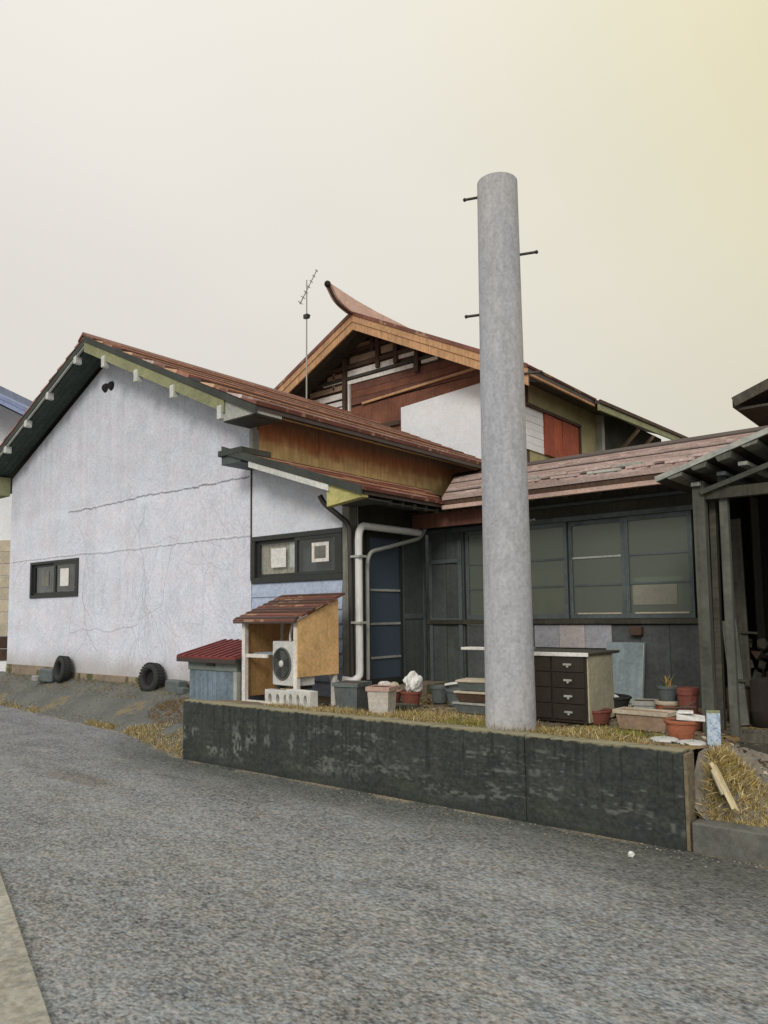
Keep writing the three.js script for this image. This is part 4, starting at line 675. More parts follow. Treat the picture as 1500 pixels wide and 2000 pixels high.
{ // house at the left edge, turned a little
  const t = thing('neighbour_house', 'blue tiled neighbouring house glimpsed left of the white gable', 'house', [-14.4, 0, -4.8], 0.571);
  part(t, 'wall', bx(-2.8, 0, -6, 2.8, 5.9, 4.4), M.plasterWarm);
  part(t, 'gable_wall', prism([[-2.8, 5.9], [2.8, 5.9], [0, 7.3]], 4.2, 4.39), M.plasterWarm);
  const e = V(3.5, 5.72, 6.2), e2 = V(3.5, 5.72, -6.5), r = V(0, 7.5, 6.2), r2 = V(0, 7.5, -6.5), l = V(-3.5, 5.72, 6.2), l2 = V(-3.5, 5.72, -6.5), dn = (v, k) => v.clone().add(V(0, -k, 0));
  const roof = part(t, 'roof', mergeGeometries([hex([dn(e, 0.1), dn(e2, 0.1), dn(r2, 0.1), dn(r, 0.1), e, e2, r2, r]), hex([dn(r, 0.1), dn(r2, 0.1), dn(l2, 0.1), dn(l, 0.1), r, r2, l2, l])]), M.blueTile[0]);
  for (let i = 0; i < 30; i++) { const z = 6.05 - i * 0.40; part(roof, 'tile_row', bar(V(3.5, 5.78, z), V(0.1, 7.51, z), 0.16, 0.08), M.blueTile[i % 2]); }
  part(roof, 'ridge_cap', bx(-0.16, 7.46, -6.5, 0.16, 7.72, 6.2), M.blueTile[1]);
  for (let i = 0; i < 11; i++) { const y = 0.5 + i * 0.27; part(t, 'siding_board', hex([V(2.84, y, 4.3), V(2.84, y, -5.9), V(2.80, y, -5.9), V(2.80, y, 4.3), V(2.815, y + 0.255, 4.3), V(2.815, y + 0.255, -5.9), V(2.8, y + 0.255, -5.9), V(2.8, y + 0.255, 4.3)]), i < 3 ? M.woodBrown : M.potBeige); }
  for (let i = 0; i < 10; i++) { const x = -2.8 + 0; part(t, 'siding_board', bx(x, 0.5 + i * 0.3, 4.402, 2.8, 0.5 + i * 0.3 + 0.28, 4.43 - (i % 2) * 0.006), i < 2 ? M.woodBrown : M.potBeige); }
  const win = part(t, 'window', mergeGeometries([bx(2.805, 4.45, 1.0, 2.87, 4.55, 3.4), bx(2.805, 5.3, 1.0, 2.87, 5.4, 3.4), bx(2.805, 4.55, 1.0, 2.87, 5.3, 1.1), bx(2.805, 4.55, 3.3, 2.87, 5.3, 3.4)]), M.woodBrown); part(win, 'pane', bx(2.81, 4.55, 1.1, 2.83, 5.3, 3.3), M.slatBrown);
  part(t, 'awning', slab(V(2.8, 4.2, 4.2), V(2.8, 4.2, -1), V(3.4, 3.85, -1), V(3.4, 3.85, 4.2), 0.06), M.roofRust);
}

// ---------------------------------------------------------------- utility pole
{
  const p = thing('utility_pole', 'tall grey concrete utility pole standing behind the low wall', 'pole', [4.985, 0.5, 1.6]);
  const H = 4.62, g = new THREE.CylinderGeometry(0.168, 0.2, H, 48, 12); g.translate(0, H / 2, 0); { const uv = g.attributes.uv; for (let i = 0; i < uv.count; i++) uv.setXY(i, uv.getX(i) * 1.2, uv.getY(i) * H); }
  const a = fbm(851, 3, 5), b = fbm(861, 40, 3), pg = makeNoise(866, 240);
  const map = colorTex(512, 1024, (u, v) => mul(mixc(S(172, 175, 184), S(180, 178, 178), clamp(0.5 + a(v, u))), 1 + 0.10 * a(u, v) + 0.18 * b(u, v) + 0.3 * (rnd() - 0.5) + 0.12 * pg(u * 60, v * 240)), [1 / 1.2, 1 / H]);
  part(p, 'shaft', g, new THREE.MeshStandardMaterial({ map, roughness: 0.95, bumpMap: bumpFine, bumpScale: 0.002 }));
  const right = V(0.7725, 0, -0.635);   // the rungs stand out to both sides
  for (const [s, y] of [[-1, 4.5], [1, 3.99], [-1, 3.48], [1, 2.97], [1, 1.75]]) {
    const r = 0.2 - 0.032 * y / H, l = y < 2 ? 0.04 : s < 0 ? 0.11 : 0.14, d = s < 0 ? V(-0.93, 0, 0.36) : V(0.93, 0, -0.36);
    const a0 = right.clone().multiplyScalar(s * (r - 0.02)).add(V(0, y, 0)), b0 = a0.clone().add(d.multiplyScalar(l + 0.02));
    const st = part(p, 'step_bolt', rod(a0, b0, 0.011, 0.011, 8), M.pipeDark); part(st, 'bolt_head', at(new THREE.SphereGeometry(0.016, 8, 6), b0.x, b0.y, b0.z), M.pipeDark);
  }
}

// ---------------------------------------------------------------- tyres, boxes and shelter by the house
{
  const tyre = thing('tyre', 'black car tyre leaning on the white wall, the one nearer the window', 'tyre', [-4.86, 0.62, 0.15], 0, 'old tyres along the wall');
  const prof = []; for (let i = 0; i <= 14; i++) { const t = i / 14 * Math.PI * 2; prof.push(new THREE.Vector2(0.165 + 0.068 * Math.cos(t) * (Math.cos(t) < 0 ? 0.75 : 1), 0.085 * Math.sin(t))); }
  part(tyre, 'casing', new THREE.LatheGeometry(prof, 36).rotateX(Math.PI / 2), M.rubber);
  const tr = []; for (let i = 0; i < 28; i++) { const a = i / 28 * Math.PI * 2, g = new THREE.BoxGeometry(0.032, 0.012, 0.13); g.translate(0, 0.2275, 0); g.rotateZ(a); tr.push(g); }
  part(tyre, 'tread', mergeGeometries(tr), M.rubber);
  part(tyre, 'rim', at(lathe([[0.001, -0.02], [0.08, -0.02], [0.125, 0.0], [0.13, 0.03], [0.115, 0.03]], 24).rotateX(Math.PI / 2), 0, 0, 0.0), M.black);
  tyre.rotation.x = -0.12; tyre.rotation.y = -0.1;
  const t2 = tyre.clone(); t2.name = numbered('tyre'); t2.position.set(-2.12, 0.585, 0.16); t2.rotation.set(-0.14, 0.08, 0.4); scene.add(t2);
  tag(t2, 'black car tyre leaning on the white wall beside the blue grey box', 'tyre', 'old tyres along the wall');
  const b = thing('concrete_lump', 'grey concrete lump beside the tyre nearer the window', 'rubble', [-5.25, 0.5, 0.18], 0.2);
  part(b, 'lump', new RoundedBoxGeometry(0.36, 0.24, 0.2, 2, 0.04), M.potGrey); part(b, 'chip', at(new RoundedBoxGeometry(0.16, 0.1, 0.12, 1, 0.02), -0.2, -0.05, 0.1), M.stone);
  const b2 = thing('concrete_lump', 'dark concrete lump at the wall foot right of the second tyre', 'rubble', [-1.52, 0.48, 0.14], -0.1);
  part(b2, 'lump', new RoundedBoxGeometry(0.4, 0.2, 0.16, 2, 0.03), M.potGrey); part(b2, 'chip', at(new RoundedBoxGeometry(0.2, 0.1, 0.12, 1, 0.02), 0.26, -0.04, 0.04), M.potGrey);
}
{
  const t = thing('storage_box', 'blue grey metal box with sloping dark red lid beside the shelter', 'storage box', [0.64, 0.46, 0.86]);
  part(t, 'body', bx(-0.47, 0, -0.28, 0.44, 0.40, 0.28, 0.008), M.metalBlue); part(t, 'band', bx(-0.48, 0.40, -0.29, 0.45, 0.535, 0.295, 0.006), M.metalBand);
  const lid = part(t, 'lid', hex([V(-0.60, 0.55, 0.38), V(0.53, 0.55, 0.38), V(0.53, 0.72, -0.36), V(-0.60, 0.72, -0.36), V(-0.60, 0.575, 0.38), V(0.53, 0.575, 0.38), V(0.53, 0.745, -0.36), V(-0.60, 0.745, -0.36)]), M.roofBox);
  for (let i = 0; i < 9; i++) { const x = -0.56 + i * 0.13; part(lid, 'rib', bar(V(x, 0.583, 0.385), V(x, 0.753, -0.36), 0.03, 0.008), M.roofBox); }
  part(lid, 'lip', bx(-0.60, 0.50, 0.365, 0.53, 0.55, 0.382), M.roofDark);
  part(t, 'post', bx(0.40, -0.04, 0.24, 0.46, 0.4, 0.30), M.trimGrey); part(t, 'handle', bar(V(-0.1, 0.47, 0.305), V(0.05, 0.47, 0.305), 0.02, 0.025), M.frame);
}
{
  const t = thing('unit_shelter', 'plywood sided shelter with ribbed brown lid over the outdoor unit', 'shelter', [1.63, 0.46, 1.15]);
  for (const [x, z, h] of [[-0.43, -0.03, 0.98], [0.43, -0.03, 0.98], [-0.43, -0.62, 1.22], [0.43, -0.62, 1.22]]) part(t, 'post', bx(x - 0.028, 0, z - 0.028, x + 0.028, h, z + 0.028, 0.004), M.slat);
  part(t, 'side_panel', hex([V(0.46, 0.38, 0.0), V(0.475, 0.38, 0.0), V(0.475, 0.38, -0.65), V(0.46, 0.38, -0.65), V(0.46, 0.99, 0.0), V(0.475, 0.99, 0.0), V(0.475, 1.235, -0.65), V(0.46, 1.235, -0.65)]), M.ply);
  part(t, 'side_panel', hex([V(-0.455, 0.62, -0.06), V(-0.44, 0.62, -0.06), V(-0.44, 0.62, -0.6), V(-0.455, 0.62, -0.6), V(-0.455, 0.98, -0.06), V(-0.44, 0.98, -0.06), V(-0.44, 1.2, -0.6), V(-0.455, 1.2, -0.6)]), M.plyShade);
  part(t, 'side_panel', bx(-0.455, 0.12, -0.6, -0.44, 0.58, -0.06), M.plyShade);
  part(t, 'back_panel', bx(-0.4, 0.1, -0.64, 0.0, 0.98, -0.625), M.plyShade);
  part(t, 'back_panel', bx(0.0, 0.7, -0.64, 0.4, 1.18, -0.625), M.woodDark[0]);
  part(t, 'rail', bx(-0.41, 0.575, -0.05, -0.05, 0.615, -0.02), M.slat); part(t, 'rail', bx(-0.41, 0.06, -0.05, 0.41, 0.09, -0.02), M.slat);
  const lid = part(t, 'lid', hex([V(-0.52, 0.985, 0.08), V(0.50, 0.985, 0.08), V(0.52, 1.285, -0.72), V(-0.52, 1.285, -0.72), V(-0.52, 1.01, 0.08), V(0.50, 1.01, 0.08), V(0.52, 1.31, -0.72), V(-0.52, 1.31, -0.72)]), M.roofRust);
  const ribM = [M.roofDark, M.roofRust, M.woodBrown];
  for (let i = 0; i < 9; i++) { const s = 0.04 + i / 9, y = lerp(1.018, 1.315, s), z = lerp(0.07, -0.72, s); part(lid, 'rib', bar(V(-0.52, y - 0.004, z), V(0.51, y - 0.004, z), 0.045, 0.014, V(0, 1, 0.37)), ribM[i % 3]); }
  part(t, 'eave_strip', bx(-0.52, 0.965, 0.055, 0.50, 0.984, 0.079), M.roofDark);
}
{
  const t = thing('outdoor_unit', 'pale air conditioner outdoor unit with round fan inside the plywood shelter', 'outdoor unit', [1.80, 0.735, 1.10], -0.16);
  part(t, 'body', bx(-0.19, 0, -0.28, 0.24, 0.49, 0, 0.012), M.acBody);
  const s = part(t, 'fan_guard', at(new THREE.TorusGeometry(0.172, 0.012, 8, 40), 0.005, 0.24, 0.004), M.grille);
  part(s, 'fan_recess', at(new THREE.CircleGeometry(0.172, 40), 0.005, 0.24, 0.003), M.frame);
  const rings = []; for (const r of [0.06, 0.09, 0.12, 0.147]) rings.push(at(new THREE.TorusGeometry(r, 0.0035, 5, 36), 0.005, 0.24, 0.012)); part(s, 'guard_ring', mergeGeometries(rings), M.grille);
  part(s, 'fan_hub', at(new THREE.SphereGeometry(0.04, 16, 10).scale(1, 1, 0.5), 0.005, 0.24, 0.012), M.acBody);
  for (let i = 0; i < 3; i++) part(s, 'fan_blade', at(new THREE.CylinderGeometry(0.15, 0.15, 0.004, 14, 1, false, 0, 1.3).rotateX(Math.PI / 2).rotateZ(i * 2.094), 0.005, 0.24, 0.0055), M.grille);
  for (const x of [-0.13, 0.17]) part(t, 'foot', bx(x - 0.03, -0.04, -0.27, x + 0.03, -0.001, -0.02), M.frame);
  part(t, 'pipe', tube([[0.02, 0.49, -0.1], [0.02, 0.56, -0.1], [0.03, 0.66, -0.12], [0.05, 0.78, -0.2]], 0.014, 20), M.pipeWhite);
}
// hollow concrete blocks
function hollowBlock(label, pos, turn, group) {
  const t = thing('hollow_block', label, 'concrete block', pos, turn, group);
  const sh = new THREE.Shape([[-0.195, 0], [0.195, 0], [0.195, 0.19], [-0.195, 0.19]].map(([x, y]) => new THREE.Vector2(x, y)));
  for (const x of [-0.12, 0, 0.12]) { const h = new THREE.Path(); h.absellipse(x, 0.095, 0.032, 0.058, 0, Math.PI * 2, true); sh.holes.push(h); }
  const g = new THREE.ExtrudeGeometry(sh, { depth: 0.1, bevelEnabled: true, bevelSize: 0.004, bevelThickness: 0.004, bevelSegments: 1, curveSegments: 8 }); g.translate(0, 0, -0.05);
  part(t, 'shell', boxUV(g), M.block); part(t, 'core', bx(-0.17, 0.02, -0.046, 0.17, 0.17, -0.04), M.black); return t;
}
hollowBlock('pale hollow block standing under the right plywood side of the shelter', [2.40, 0.545, 1.38], -0.1, 'hollow blocks under the shelter');
hollowBlock('pale hollow block lying under the outdoor unit', [1.74, 0.49, 1.06], 0.05, 'hollow blocks under the shelter');

// ---------------------------------------------------------------- pots and clutter in the yard
function squarePot(name, label, pos, turn, w, h, mat, rimMat, soil = true) {
  const t = thing(name, label, 'planter', pos, turn), k = 0.86;
  const wall = (s) => { const W = w / 2, B = W * k; return s; }; void wall;
  part(t, 'body', hex([V(-w / 2 * k, 0, w / 2 * k), V(w / 2 * k, 0, w / 2 * k), V(w / 2 * k, 0, -w / 2 * k), V(-w / 2 * k, 0, -w / 2 * k), V(-w / 2, h, w / 2), V(w / 2, h, w / 2), V(w / 2, h, -w / 2), V(-w / 2, h, -w / 2)]), mat);
  part(t, 'rim', mergeGeometries([bx(-w / 2 - 0.012, h - 0.03, w / 2 - 0.01, w / 2 + 0.012, h + 0.012, w / 2 + 0.012), bx(-w / 2 - 0.012, h - 0.03, -w / 2 - 0.012, w / 2 + 0.012, h + 0.012, -w / 2 + 0.01), bx(-w / 2 - 0.012, h - 0.03, -w / 2 + 0.01, -w / 2 + 0.01, h + 0.012, w / 2 - 0.01), bx(w / 2 - 0.01, h - 0.03, -w / 2 + 0.01, w / 2 + 0.012, h + 0.012, w / 2 - 0.01)]), rimMat);
  if (soil) part(t, 'soil', bx(-w / 2 + 0.012, h, -w / 2 + 0.012, w / 2 - 0.012, h + 0.004, w / 2 - 0.012), M.soil);
  return t;
}
function roundPot(name, label, pos, r, h, mat, cat = 'pot', soil = true, rimMat = mat) {
  const t = thing(name, label, cat, pos, rnd() * 3);
  part(t, 'body', lathe([[0.001, 0], [r * 0.68, 0], [r * 0.72, 0.01], [r * 0.92, h * 0.82], [r * 0.9, h * 0.84]], 24), mat);
  part(t, 'rim', lathe([[r * 0.92, h * 0.8], [r, h * 0.82], [r * 1.0, h], [r * 0.93, h], [r * 0.9, h * 0.8]], 24), rimMat);
  if (soil) part(t, 'soil', at(new THREE.CircleGeometry(r * 0.92, 20).rotateX(-Math.PI / 2), 0, h * 0.9, 0), M.soil);
  return t;
}
squarePot('planter_box', 'dark grey square tub just right of the shelter', [2.74, 0.52, 0.98], 0.2, 0.28, 0.28, M.potGrey, M.potGrey);
squarePot('planter_box', 'light grey square planter with pinkish rim beside the dark tub', [3.18, 0.53, 1.02], 0.3, 0.23, 0.25, M.potPlastic, M.pinkRim);
roundPot('flower_pot', 'brown red pot under the crumpled white bag', [2.84, 0.48, 0.1], 0.12, 0.17, M.terracottaDark);
{
  const g = new THREE.IcosahedronGeometry(0.095, 4), p = g.attributes.position; for (let i = 0; i < p.count; i++) { const v = V().fromBufferAttribute(p, i), k = 1 + 0.4 * hA(v.x * 22 + 33, v.y * 22 + v.z * 13 + 33) + 0.12 * hB(v.x * 60 + 5, v.z * 60 + v.y * 40 + 5); p.setXYZ(i, v.x * k, v.y * k * 1.15, v.z * k); } g.computeVertexNormals();
  const m = part(scene, 'plastic_bag', g, M.white); m.position.set(2.87, 0.745, 0.1); tag(m, 'crumpled white plastic bag sitting on a brown pot', 'bag');
}
roundPot('flower_pot', 'dull red pot left of the white bag, pale rubble heaped on top', [2.42, 0.48, -0.05], 0.15, 0.16, M.terracottaDark, 'pot', true, M.pinkRim);
{
  const t = thing('rubble_heap', 'pale rubble heaped on the dull red pot', 'rubble', [2.42, 0.62, -0.05]);
  for (let i = 0; i < 7; i++) { const g = new THREE.DodecahedronGeometry(rr(0.035, 0.06), 0); g.scale(1.2, 0.8, 1); part(t, 'lump', at(g, rr(-0.1, 0.1), rr(0.03, 0.08), rr(-0.1, 0.1)), i % 2 ? M.potBeige : M.slat); }
}
roundPot('flower_pot', 'dark grey round pot left of its twin, in front of the annexe', [2.92, 0.48, -0.34], 0.115, 0.20, M.potGrey); roundPot('flower_pot', 'dark grey round pot next to the stacked trays', [3.24, 0.48, -0.22], 0.13, 0.19, M.potGrey);
for (const [x, z, l, m, lab] of [[2.88, 0.55, 0.34, 0, 'dark timber offcut on the ground behind the light planter'], [2.93, 0.42, 0.4, 2, 'longer dark timber offcut behind the light planter']]) { const t = thing('timber_offcut', lab, 'timber', [x, 0.5, z], 0.1); part(t, 'board', bx(-l / 2, 0, -0.05, l / 2, 0.045, 0.05, 0.004), M.woodDark[m]); part(t, 'end_grain', bx(l / 2, 0.002, -0.048, l / 2 + 0.003, 0.043, 0.048), M.woodGrey[0]); }
{
  const t = thing('white_plank', 'thin white plank lying tilted across the dark round pots', 'plank', [3.20, 0.71, -0.36], 0.0);
  part(t, 'board', bar(V(-0.17, -0.01, 0.06), V(0.22, 0.055, -0.06), 0.05, 0.022), M.white); part(t, 'nail_strip', bar(V(-0.15, 0.005, 0.056), V(0.2, 0.068, -0.052), 0.015, 0.006), M.trimGrey);
}
for (let i = 0; i < 3; i++) {
  const t = thing('seed_tray', ['dark seed tray at the bottom of the stack left of the pole', 'dark seed tray in the middle of the stack left of the pole', 'pale seed tray on top of the stack left of the pole'][i], 'tray', [3.78 + i * 0.02, 0.49 + i * 0.115, 0.2], 0.1 * i, 'stacked trays');
  part(t, 'body', hex([V(-0.17, 0, 0.12), V(0.17, 0, 0.12), V(0.17, 0, -0.12), V(-0.17, 0, -0.12), V(-0.2, 0.085, 0.14), V(0.2, 0.085, 0.14), V(0.2, 0.085, -0.14), V(-0.2, 0.085, -0.14)]), i === 1 ? M.woodBrown : M.potGrey);
  part(t, 'rim', bx(-0.215, 0.086, -0.155, 0.215, 0.108, 0.155, 0.005), i ? M.potBeige : M.trimGrey);
}
{
  const t = thing('drawer_cabinet', 'dark drawer cabinet with pale top behind the pole', 'cabinet', [4.50, 0.46, 0.0]);
  part(t, 'carcass', bx(-0.50, 0.02, -0.28, 0.54, 0.64, 0.30, 0.006), M.cabinetDark);
  part(t, 'side_panel', bx(0.541, 0.03, -0.27, 0.555, 0.64, 0.29), weathered(S(176, 172, 150), { amp: 0.16 }), 'pale side of the dark cabinet');
  part(t, 'top', bx(-0.52, 0.642, -0.42, 0.57, 0.668, 0.312, 0.004), M.woodDark[1]); part(t, 'top_edge', bx(-0.52, 0.635, 0.313, 0.572, 0.672, 0.33, 0.004), M.white);
  for (let r = 0; r < 4; r++) for (let c = 0; c < 2; c++) { const x0 = c ? 0.2 : -0.48, x1 = c ? 0.52 : 0.18; const d = part(t, 'drawer', bx(x0, 0.05 + r * 0.147, 0.301, x1, 0.05 + r * 0.147 + 0.14, 0.315, 0.003), M.cabinetDark); part(d, 'handle', mergeGeometries([bar(V((x0 + x1) / 2 - 0.04, 0.12 + r * 0.147, 0.325), V((x0 + x1) / 2 + 0.04, 0.12 + r * 0.147, 0.325), 0.014, 0.018), at(new THREE.SphereGeometry(0.014, 8, 6), (x0 + x1) / 2, 0.1 + r * 0.147, 0.322)].map((g) => { const q = g.index ? g.toNonIndexed() : g; return q; })), M.trimGrey); }
  const s = thing('worktop_board', 'pale board lying level left of the pole behind the trays', 'board', [3.3, 1.09, -0.62]); part(s, 'board', bx(-0.18, 0, -0.06, 0.7, 0.03, 0.12, 0.004), M.white); part(s, 'bracket', bx(0.1, -0.6, -0.05, 0.16, -0.001, 0.04), M.woodDark[1]); part(s, 'bracket', bx(0.5, -0.6, -0.05, 0.56, -0.001, 0.04), M.woodDark[1]);
}
{
  const t = thing('grey_sheet', 'grey blue sheet leaning on the annexe wall behind the cabinet', 'panel', [4.70, 0.46, -1.36]);
  part(t, 'sheet', hex([V(-0.25, 0, 0.0), V(0.22, 0, 0.0), V(0.22, 0, -0.02), V(-0.25, 0, -0.02), V(-0.25, 0.70, -0.20), V(0.20, 0.70, -0.20), V(0.20, 0.70, -0.22), V(-0.25, 0.70, -0.22)]), weathered(S(128, 142, 146), { amp: 0.2, streak: 0.2 })); part(t, 'edge_strip', bar(V(0.21, 0.02, 0.006), V(0.19, 0.68, -0.185), 0.015, 0.01, V(1, 0, 0)), M.trimGrey);
}
{
  const t = thing('rubber_tub', 'dark rubber tub sagging in front of the leaning grey sheet', 'tub', [4.86, 0.47, -0.42]);
  part(t, 'body', lathe([[0.001, 0], [0.2, 0], [0.24, 0.12], [0.27, 0.19], [0.25, 0.19], [0.2, 0.06], [0.001, 0.05]], 28).scale(1.1, 1, 0.8), M.rubber); part(t, 'lip', at(new THREE.TorusGeometry(0.262, 0.016, 8, 32).rotateX(Math.PI / 2).scale(1.1, 1, 0.8), 0, 0.19, 0), M.rubber);
  const b = thing('white_bottle', 'round white container lying in the rubber tub', 'container', [4.98, 0.63, -0.38], 0.4); part(b, 'body', new THREE.SphereGeometry(0.075, 18, 12).scale(1.25, 0.9, 1), M.white); part(b, 'cap', at(new THREE.CylinderGeometry(0.022, 0.022, 0.03, 12).rotateZ(Math.PI / 2), 0.1, 0, 0), M.frame);
}
roundPot('flower_pot', 'low dark red pot in front of the rubber tub', [5.06, 0.47, 0.12], 0.13, 0.13, M.terracottaDark);
{
  const t = thing('long_planter', 'long low planter with pale rim full of dark red soil', 'planter', [5.62, 0.50, 0.42], -0.06), w = 0.46, d = 0.2, h = 0.15;
  part(t, 'body', hex([V(-w / 2 + 0.03, 0, d / 2 - 0.02), V(w / 2 - 0.03, 0, d / 2 - 0.02), V(w / 2 - 0.03, 0, -d / 2 + 0.02), V(-w / 2 + 0.03, 0, -d / 2 + 0.02), V(-w / 2, h, d / 2), V(w / 2, h, d / 2), V(w / 2, h, -d / 2), V(-w / 2, h, -d / 2)]), M.slatBrown);
  part(t, 'rim', mergeGeometries([bx(-w / 2 - 0.015, h - 0.02, d / 2 - 0.008, w / 2 + 0.015, h + 0.012, d / 2 + 0.015), bx(-w / 2 - 0.015, h - 0.02, -d / 2 - 0.015, w / 2 + 0.015, h + 0.012, -d / 2 + 0.008), bx(-w / 2 - 0.015, h - 0.02, -d / 2 + 0.008, -w / 2 + 0.008, h + 0.012, d / 2 - 0.008), bx(w / 2 - 0.008, h - 0.02, -d / 2 + 0.008, w / 2 + 0.015, h + 0.012, d / 2 - 0.008)]), M.potBeige);
  part(t, 'soil', bx(-w / 2 + 0.01, h - 0.03, -d / 2 + 0.01, w / 2 - 0.01, h - 0.002, d / 2 - 0.01), weathered(S(110, 56, 52), { amp: 0.4 }));
}
roundPot('flower_pot', 'terracotta pot carrying a grey planted pot behind the long planter', [5.55, 0.47, -0.36], 0.125, 0.2, M.terracotta, 'pot', true, M.potBeige);
{
  const t = roundPot('flower_pot', 'grey pot with a small yellowish plant stacked on a terracotta pot', [5.55, 0.655, -0.36], 0.105, 0.15, M.potGrey, 'potted plant');
  const lm = [plain(S(128, 128, 66), 0.8), plain(S(96, 112, 78), 0.8), plain(S(170, 130, 80), 0.8)];
  for (let i = 0; i < 18; i++) { const a = rr(0, 6.3), l = rr(0.07, 0.15), g = new THREE.PlaneGeometry(0.028, l, 1, 3), p = g.attributes.position; for (let k = 0; k < p.count; k++) { const s = (p.getY(k) / l + 0.5); p.setXYZ(k, p.getX(k) * (1.1 - s), l * s * 0.8, 0.4 * l * s * s + 0.02); } g.computeVertexNormals(); g.rotateY(a); part(t, 'leaf', at(g, rr(-0.03, 0.03), 0.13, rr(-0.03, 0.03)), lm[i % 3]); }
}
roundPot('flower_pot', 'tall dull terracotta pot right of the planted stack', [5.78, 0.47, -0.22], 0.1, 0.34, M.terracottaDark);
squarePot('bucket_box', 'pale grey blue box behind the long planter', [5.28, 0.47, -0.5], 0.3, 0.22, 0.16, weathered(S(176, 184, 190), { amp: 0.12 }), M.trimGrey);
{
  const t = roundPot('flower_pot', 'orange terracotta pot near the wall end with white sheet on it', [6.10, 0.53, 0.96], 0.125, 0.15, M.terracotta, 'pot'); void t;
  const s = thing('white_sheet', 'folded white sheet lying on the orange terracotta pot', 'sheet', [6.13, 0.70, 0.95], 0.3); part(s, 'fold', hex([V(-0.06, -0.015, 0.08), V(0.14, -0.02, 0.08), V(0.14, -0.02, -0.06), V(-0.06, -0.015, -0.06), V(-0.06, 0.025, 0.08), V(0.14, -0.005, 0.08), V(0.14, 0.005, -0.06), V(-0.06, 0.035, -0.06)]), M.white); part(s, 'fold', bx(-0.05, 0.03, -0.05, 0.06, 0.045, 0.06, 0.004), M.white);
  for (const [x, z, lab] of [[6.06, 1.22, 'round white lid on the ground, left one below the orange pot'], [6.27, 1.26, 'round white lid on the ground, right one nearest the blue stake']]) { const l = thing('pot_lid', lab, 'lid', [x, 0.545, z], 0, 'white lids on the ground'); part(l, 'disc', lathe([[0.001, 0.025], [0.085, 0.025], [0.1, 0.018], [0.105, 0.0], [0.001, 0]], 28), M.block); part(l, 'knob', at(new THREE.SphereGeometry(0.014, 10, 8), 0, 0.028, 0), M.trimGrey); }
  const k = thing('marker_stake', 'flat pale blue marker stake with a broken foot near the posts', 'stake', [6.42, 0.52, 1.25], 0.55);
  const sh = new THREE.Shape([[-0.042, 0.03], [-0.03, -0.02], [-0.012, 0.05], [0.012, -0.04], [0.042, -0.05], [0.044, 0.27], [-0.04, 0.275]].map(([x, y]) => new THREE.Vector2(x, y)));
  part(k, 'board', boxUV(new THREE.ExtrudeGeometry(sh, { depth: 0.016, bevelEnabled: true, bevelSize: 0.003, bevelThickness: 0.003, bevelSegments: 1 })), M.stake); part(k, 'cap', bx(-0.042, 0.262, -0.004, 0.046, 0.28, 0.02), M.trimOlive);
  const w = thing('broken_board', 'pale weathered board lying in the weeds beyond the wall end', 'board', [6.62, 0.3, 1.72], 0); part(w, 'board', bar(V(-0.09, 0.20, -0.06), V(0.08, -0.04, 0.10), 0.07, 0.02, V(1, 0.4, 0)), weathered(S(214, 198, 158), { amp: 0.15 })); part(w, 'splinter', bar(V(-0.085, 0.17, -0.01), V(0.0, 0.04, 0.07), 0.02, 0.015), M.potBeige);
  const q = new THREE.DodecahedronGeometry(0.022, 0); const pb = part(scene, 'pebble', q, M.white); pb.position.set(6.2, 0.012, 2.27); tag(pb, 'small white pebble on the dark asphalt below the wall', 'pebble');
}

// ---------------------------------------------------------------- dry grass and weeds
function grass(name, n, place, cols, hmin, hmax) {
  const g = new THREE.BufferGeometry(); g.setAttribute('position', new THREE.Float32BufferAttribute([-0.5, 0, 0, 0.5, 0, 0, 0.35, 0.55, 0.12, -0.35, 0.55, 0.12, 0, 1, 0.5], 3)); g.setIndex([0, 1, 2, 0, 2, 3, 3, 2, 4]); g.computeVertexNormals();
  const m = new THREE.InstancedMesh(g, new THREE.MeshStandardMaterial({ color: 0xffffff, roughness: 0.9, side: THREE.DoubleSide }), n), o = new THREE.Object3D(), c = new THREE.Color();
  for (let i = 0; i < n; i++) { const [x, y, z, k = 1] = place(); o.position.set(x, y, z); const h = rr(hmin, hmax) * k; o.rotation.set(rr(-1.15, 1.15), rr(0, 6.28), rr(-1.15, 1.15)); o.scale.set(rr(0.003, 0.008), h, h); o.updateMatrix(); m.setMatrixAt(i, o.matrix); const b = cols[Math.floor(rnd() * cols.length)]; c.setRGB(...mul(b, rr(0.6, 1.25))); m.setColorAt(i, c); }
  m.name = numbered(name); m.castShadow = m.receiveShadow = true; scene.add(m); return stuff(m);
}
const straw = [S(196, 174, 110), S(182, 156, 92), S(210, 192, 140), S(150, 124, 74), S(128, 128, 62), S(112, 118, 60), S(176, 152, 112), S(116, 92, 62), S(214, 204, 176)];
tag(grass('dry_grass', 21000, () => { const t = rnd(), x = 2.3 + 3.75 * Math.pow(t, 0.9), lim = x < 3.4 ? 0.45 : x < 4.8 ? 1.15 : x < 5.6 ? 0.7 : 0.4, z = 1.80 - lim * Math.pow(rnd(), 1.3); return [x, yardY(x, z) - 0.01, z, (x > 5 ? 0.55 : 0.8) + 0.4 * hA(x * 3 + 20, z * 3 + 20)]; }, straw, 0.04, 0.11), 'dry yellow grass growing along the top of the low wall', 'grass');
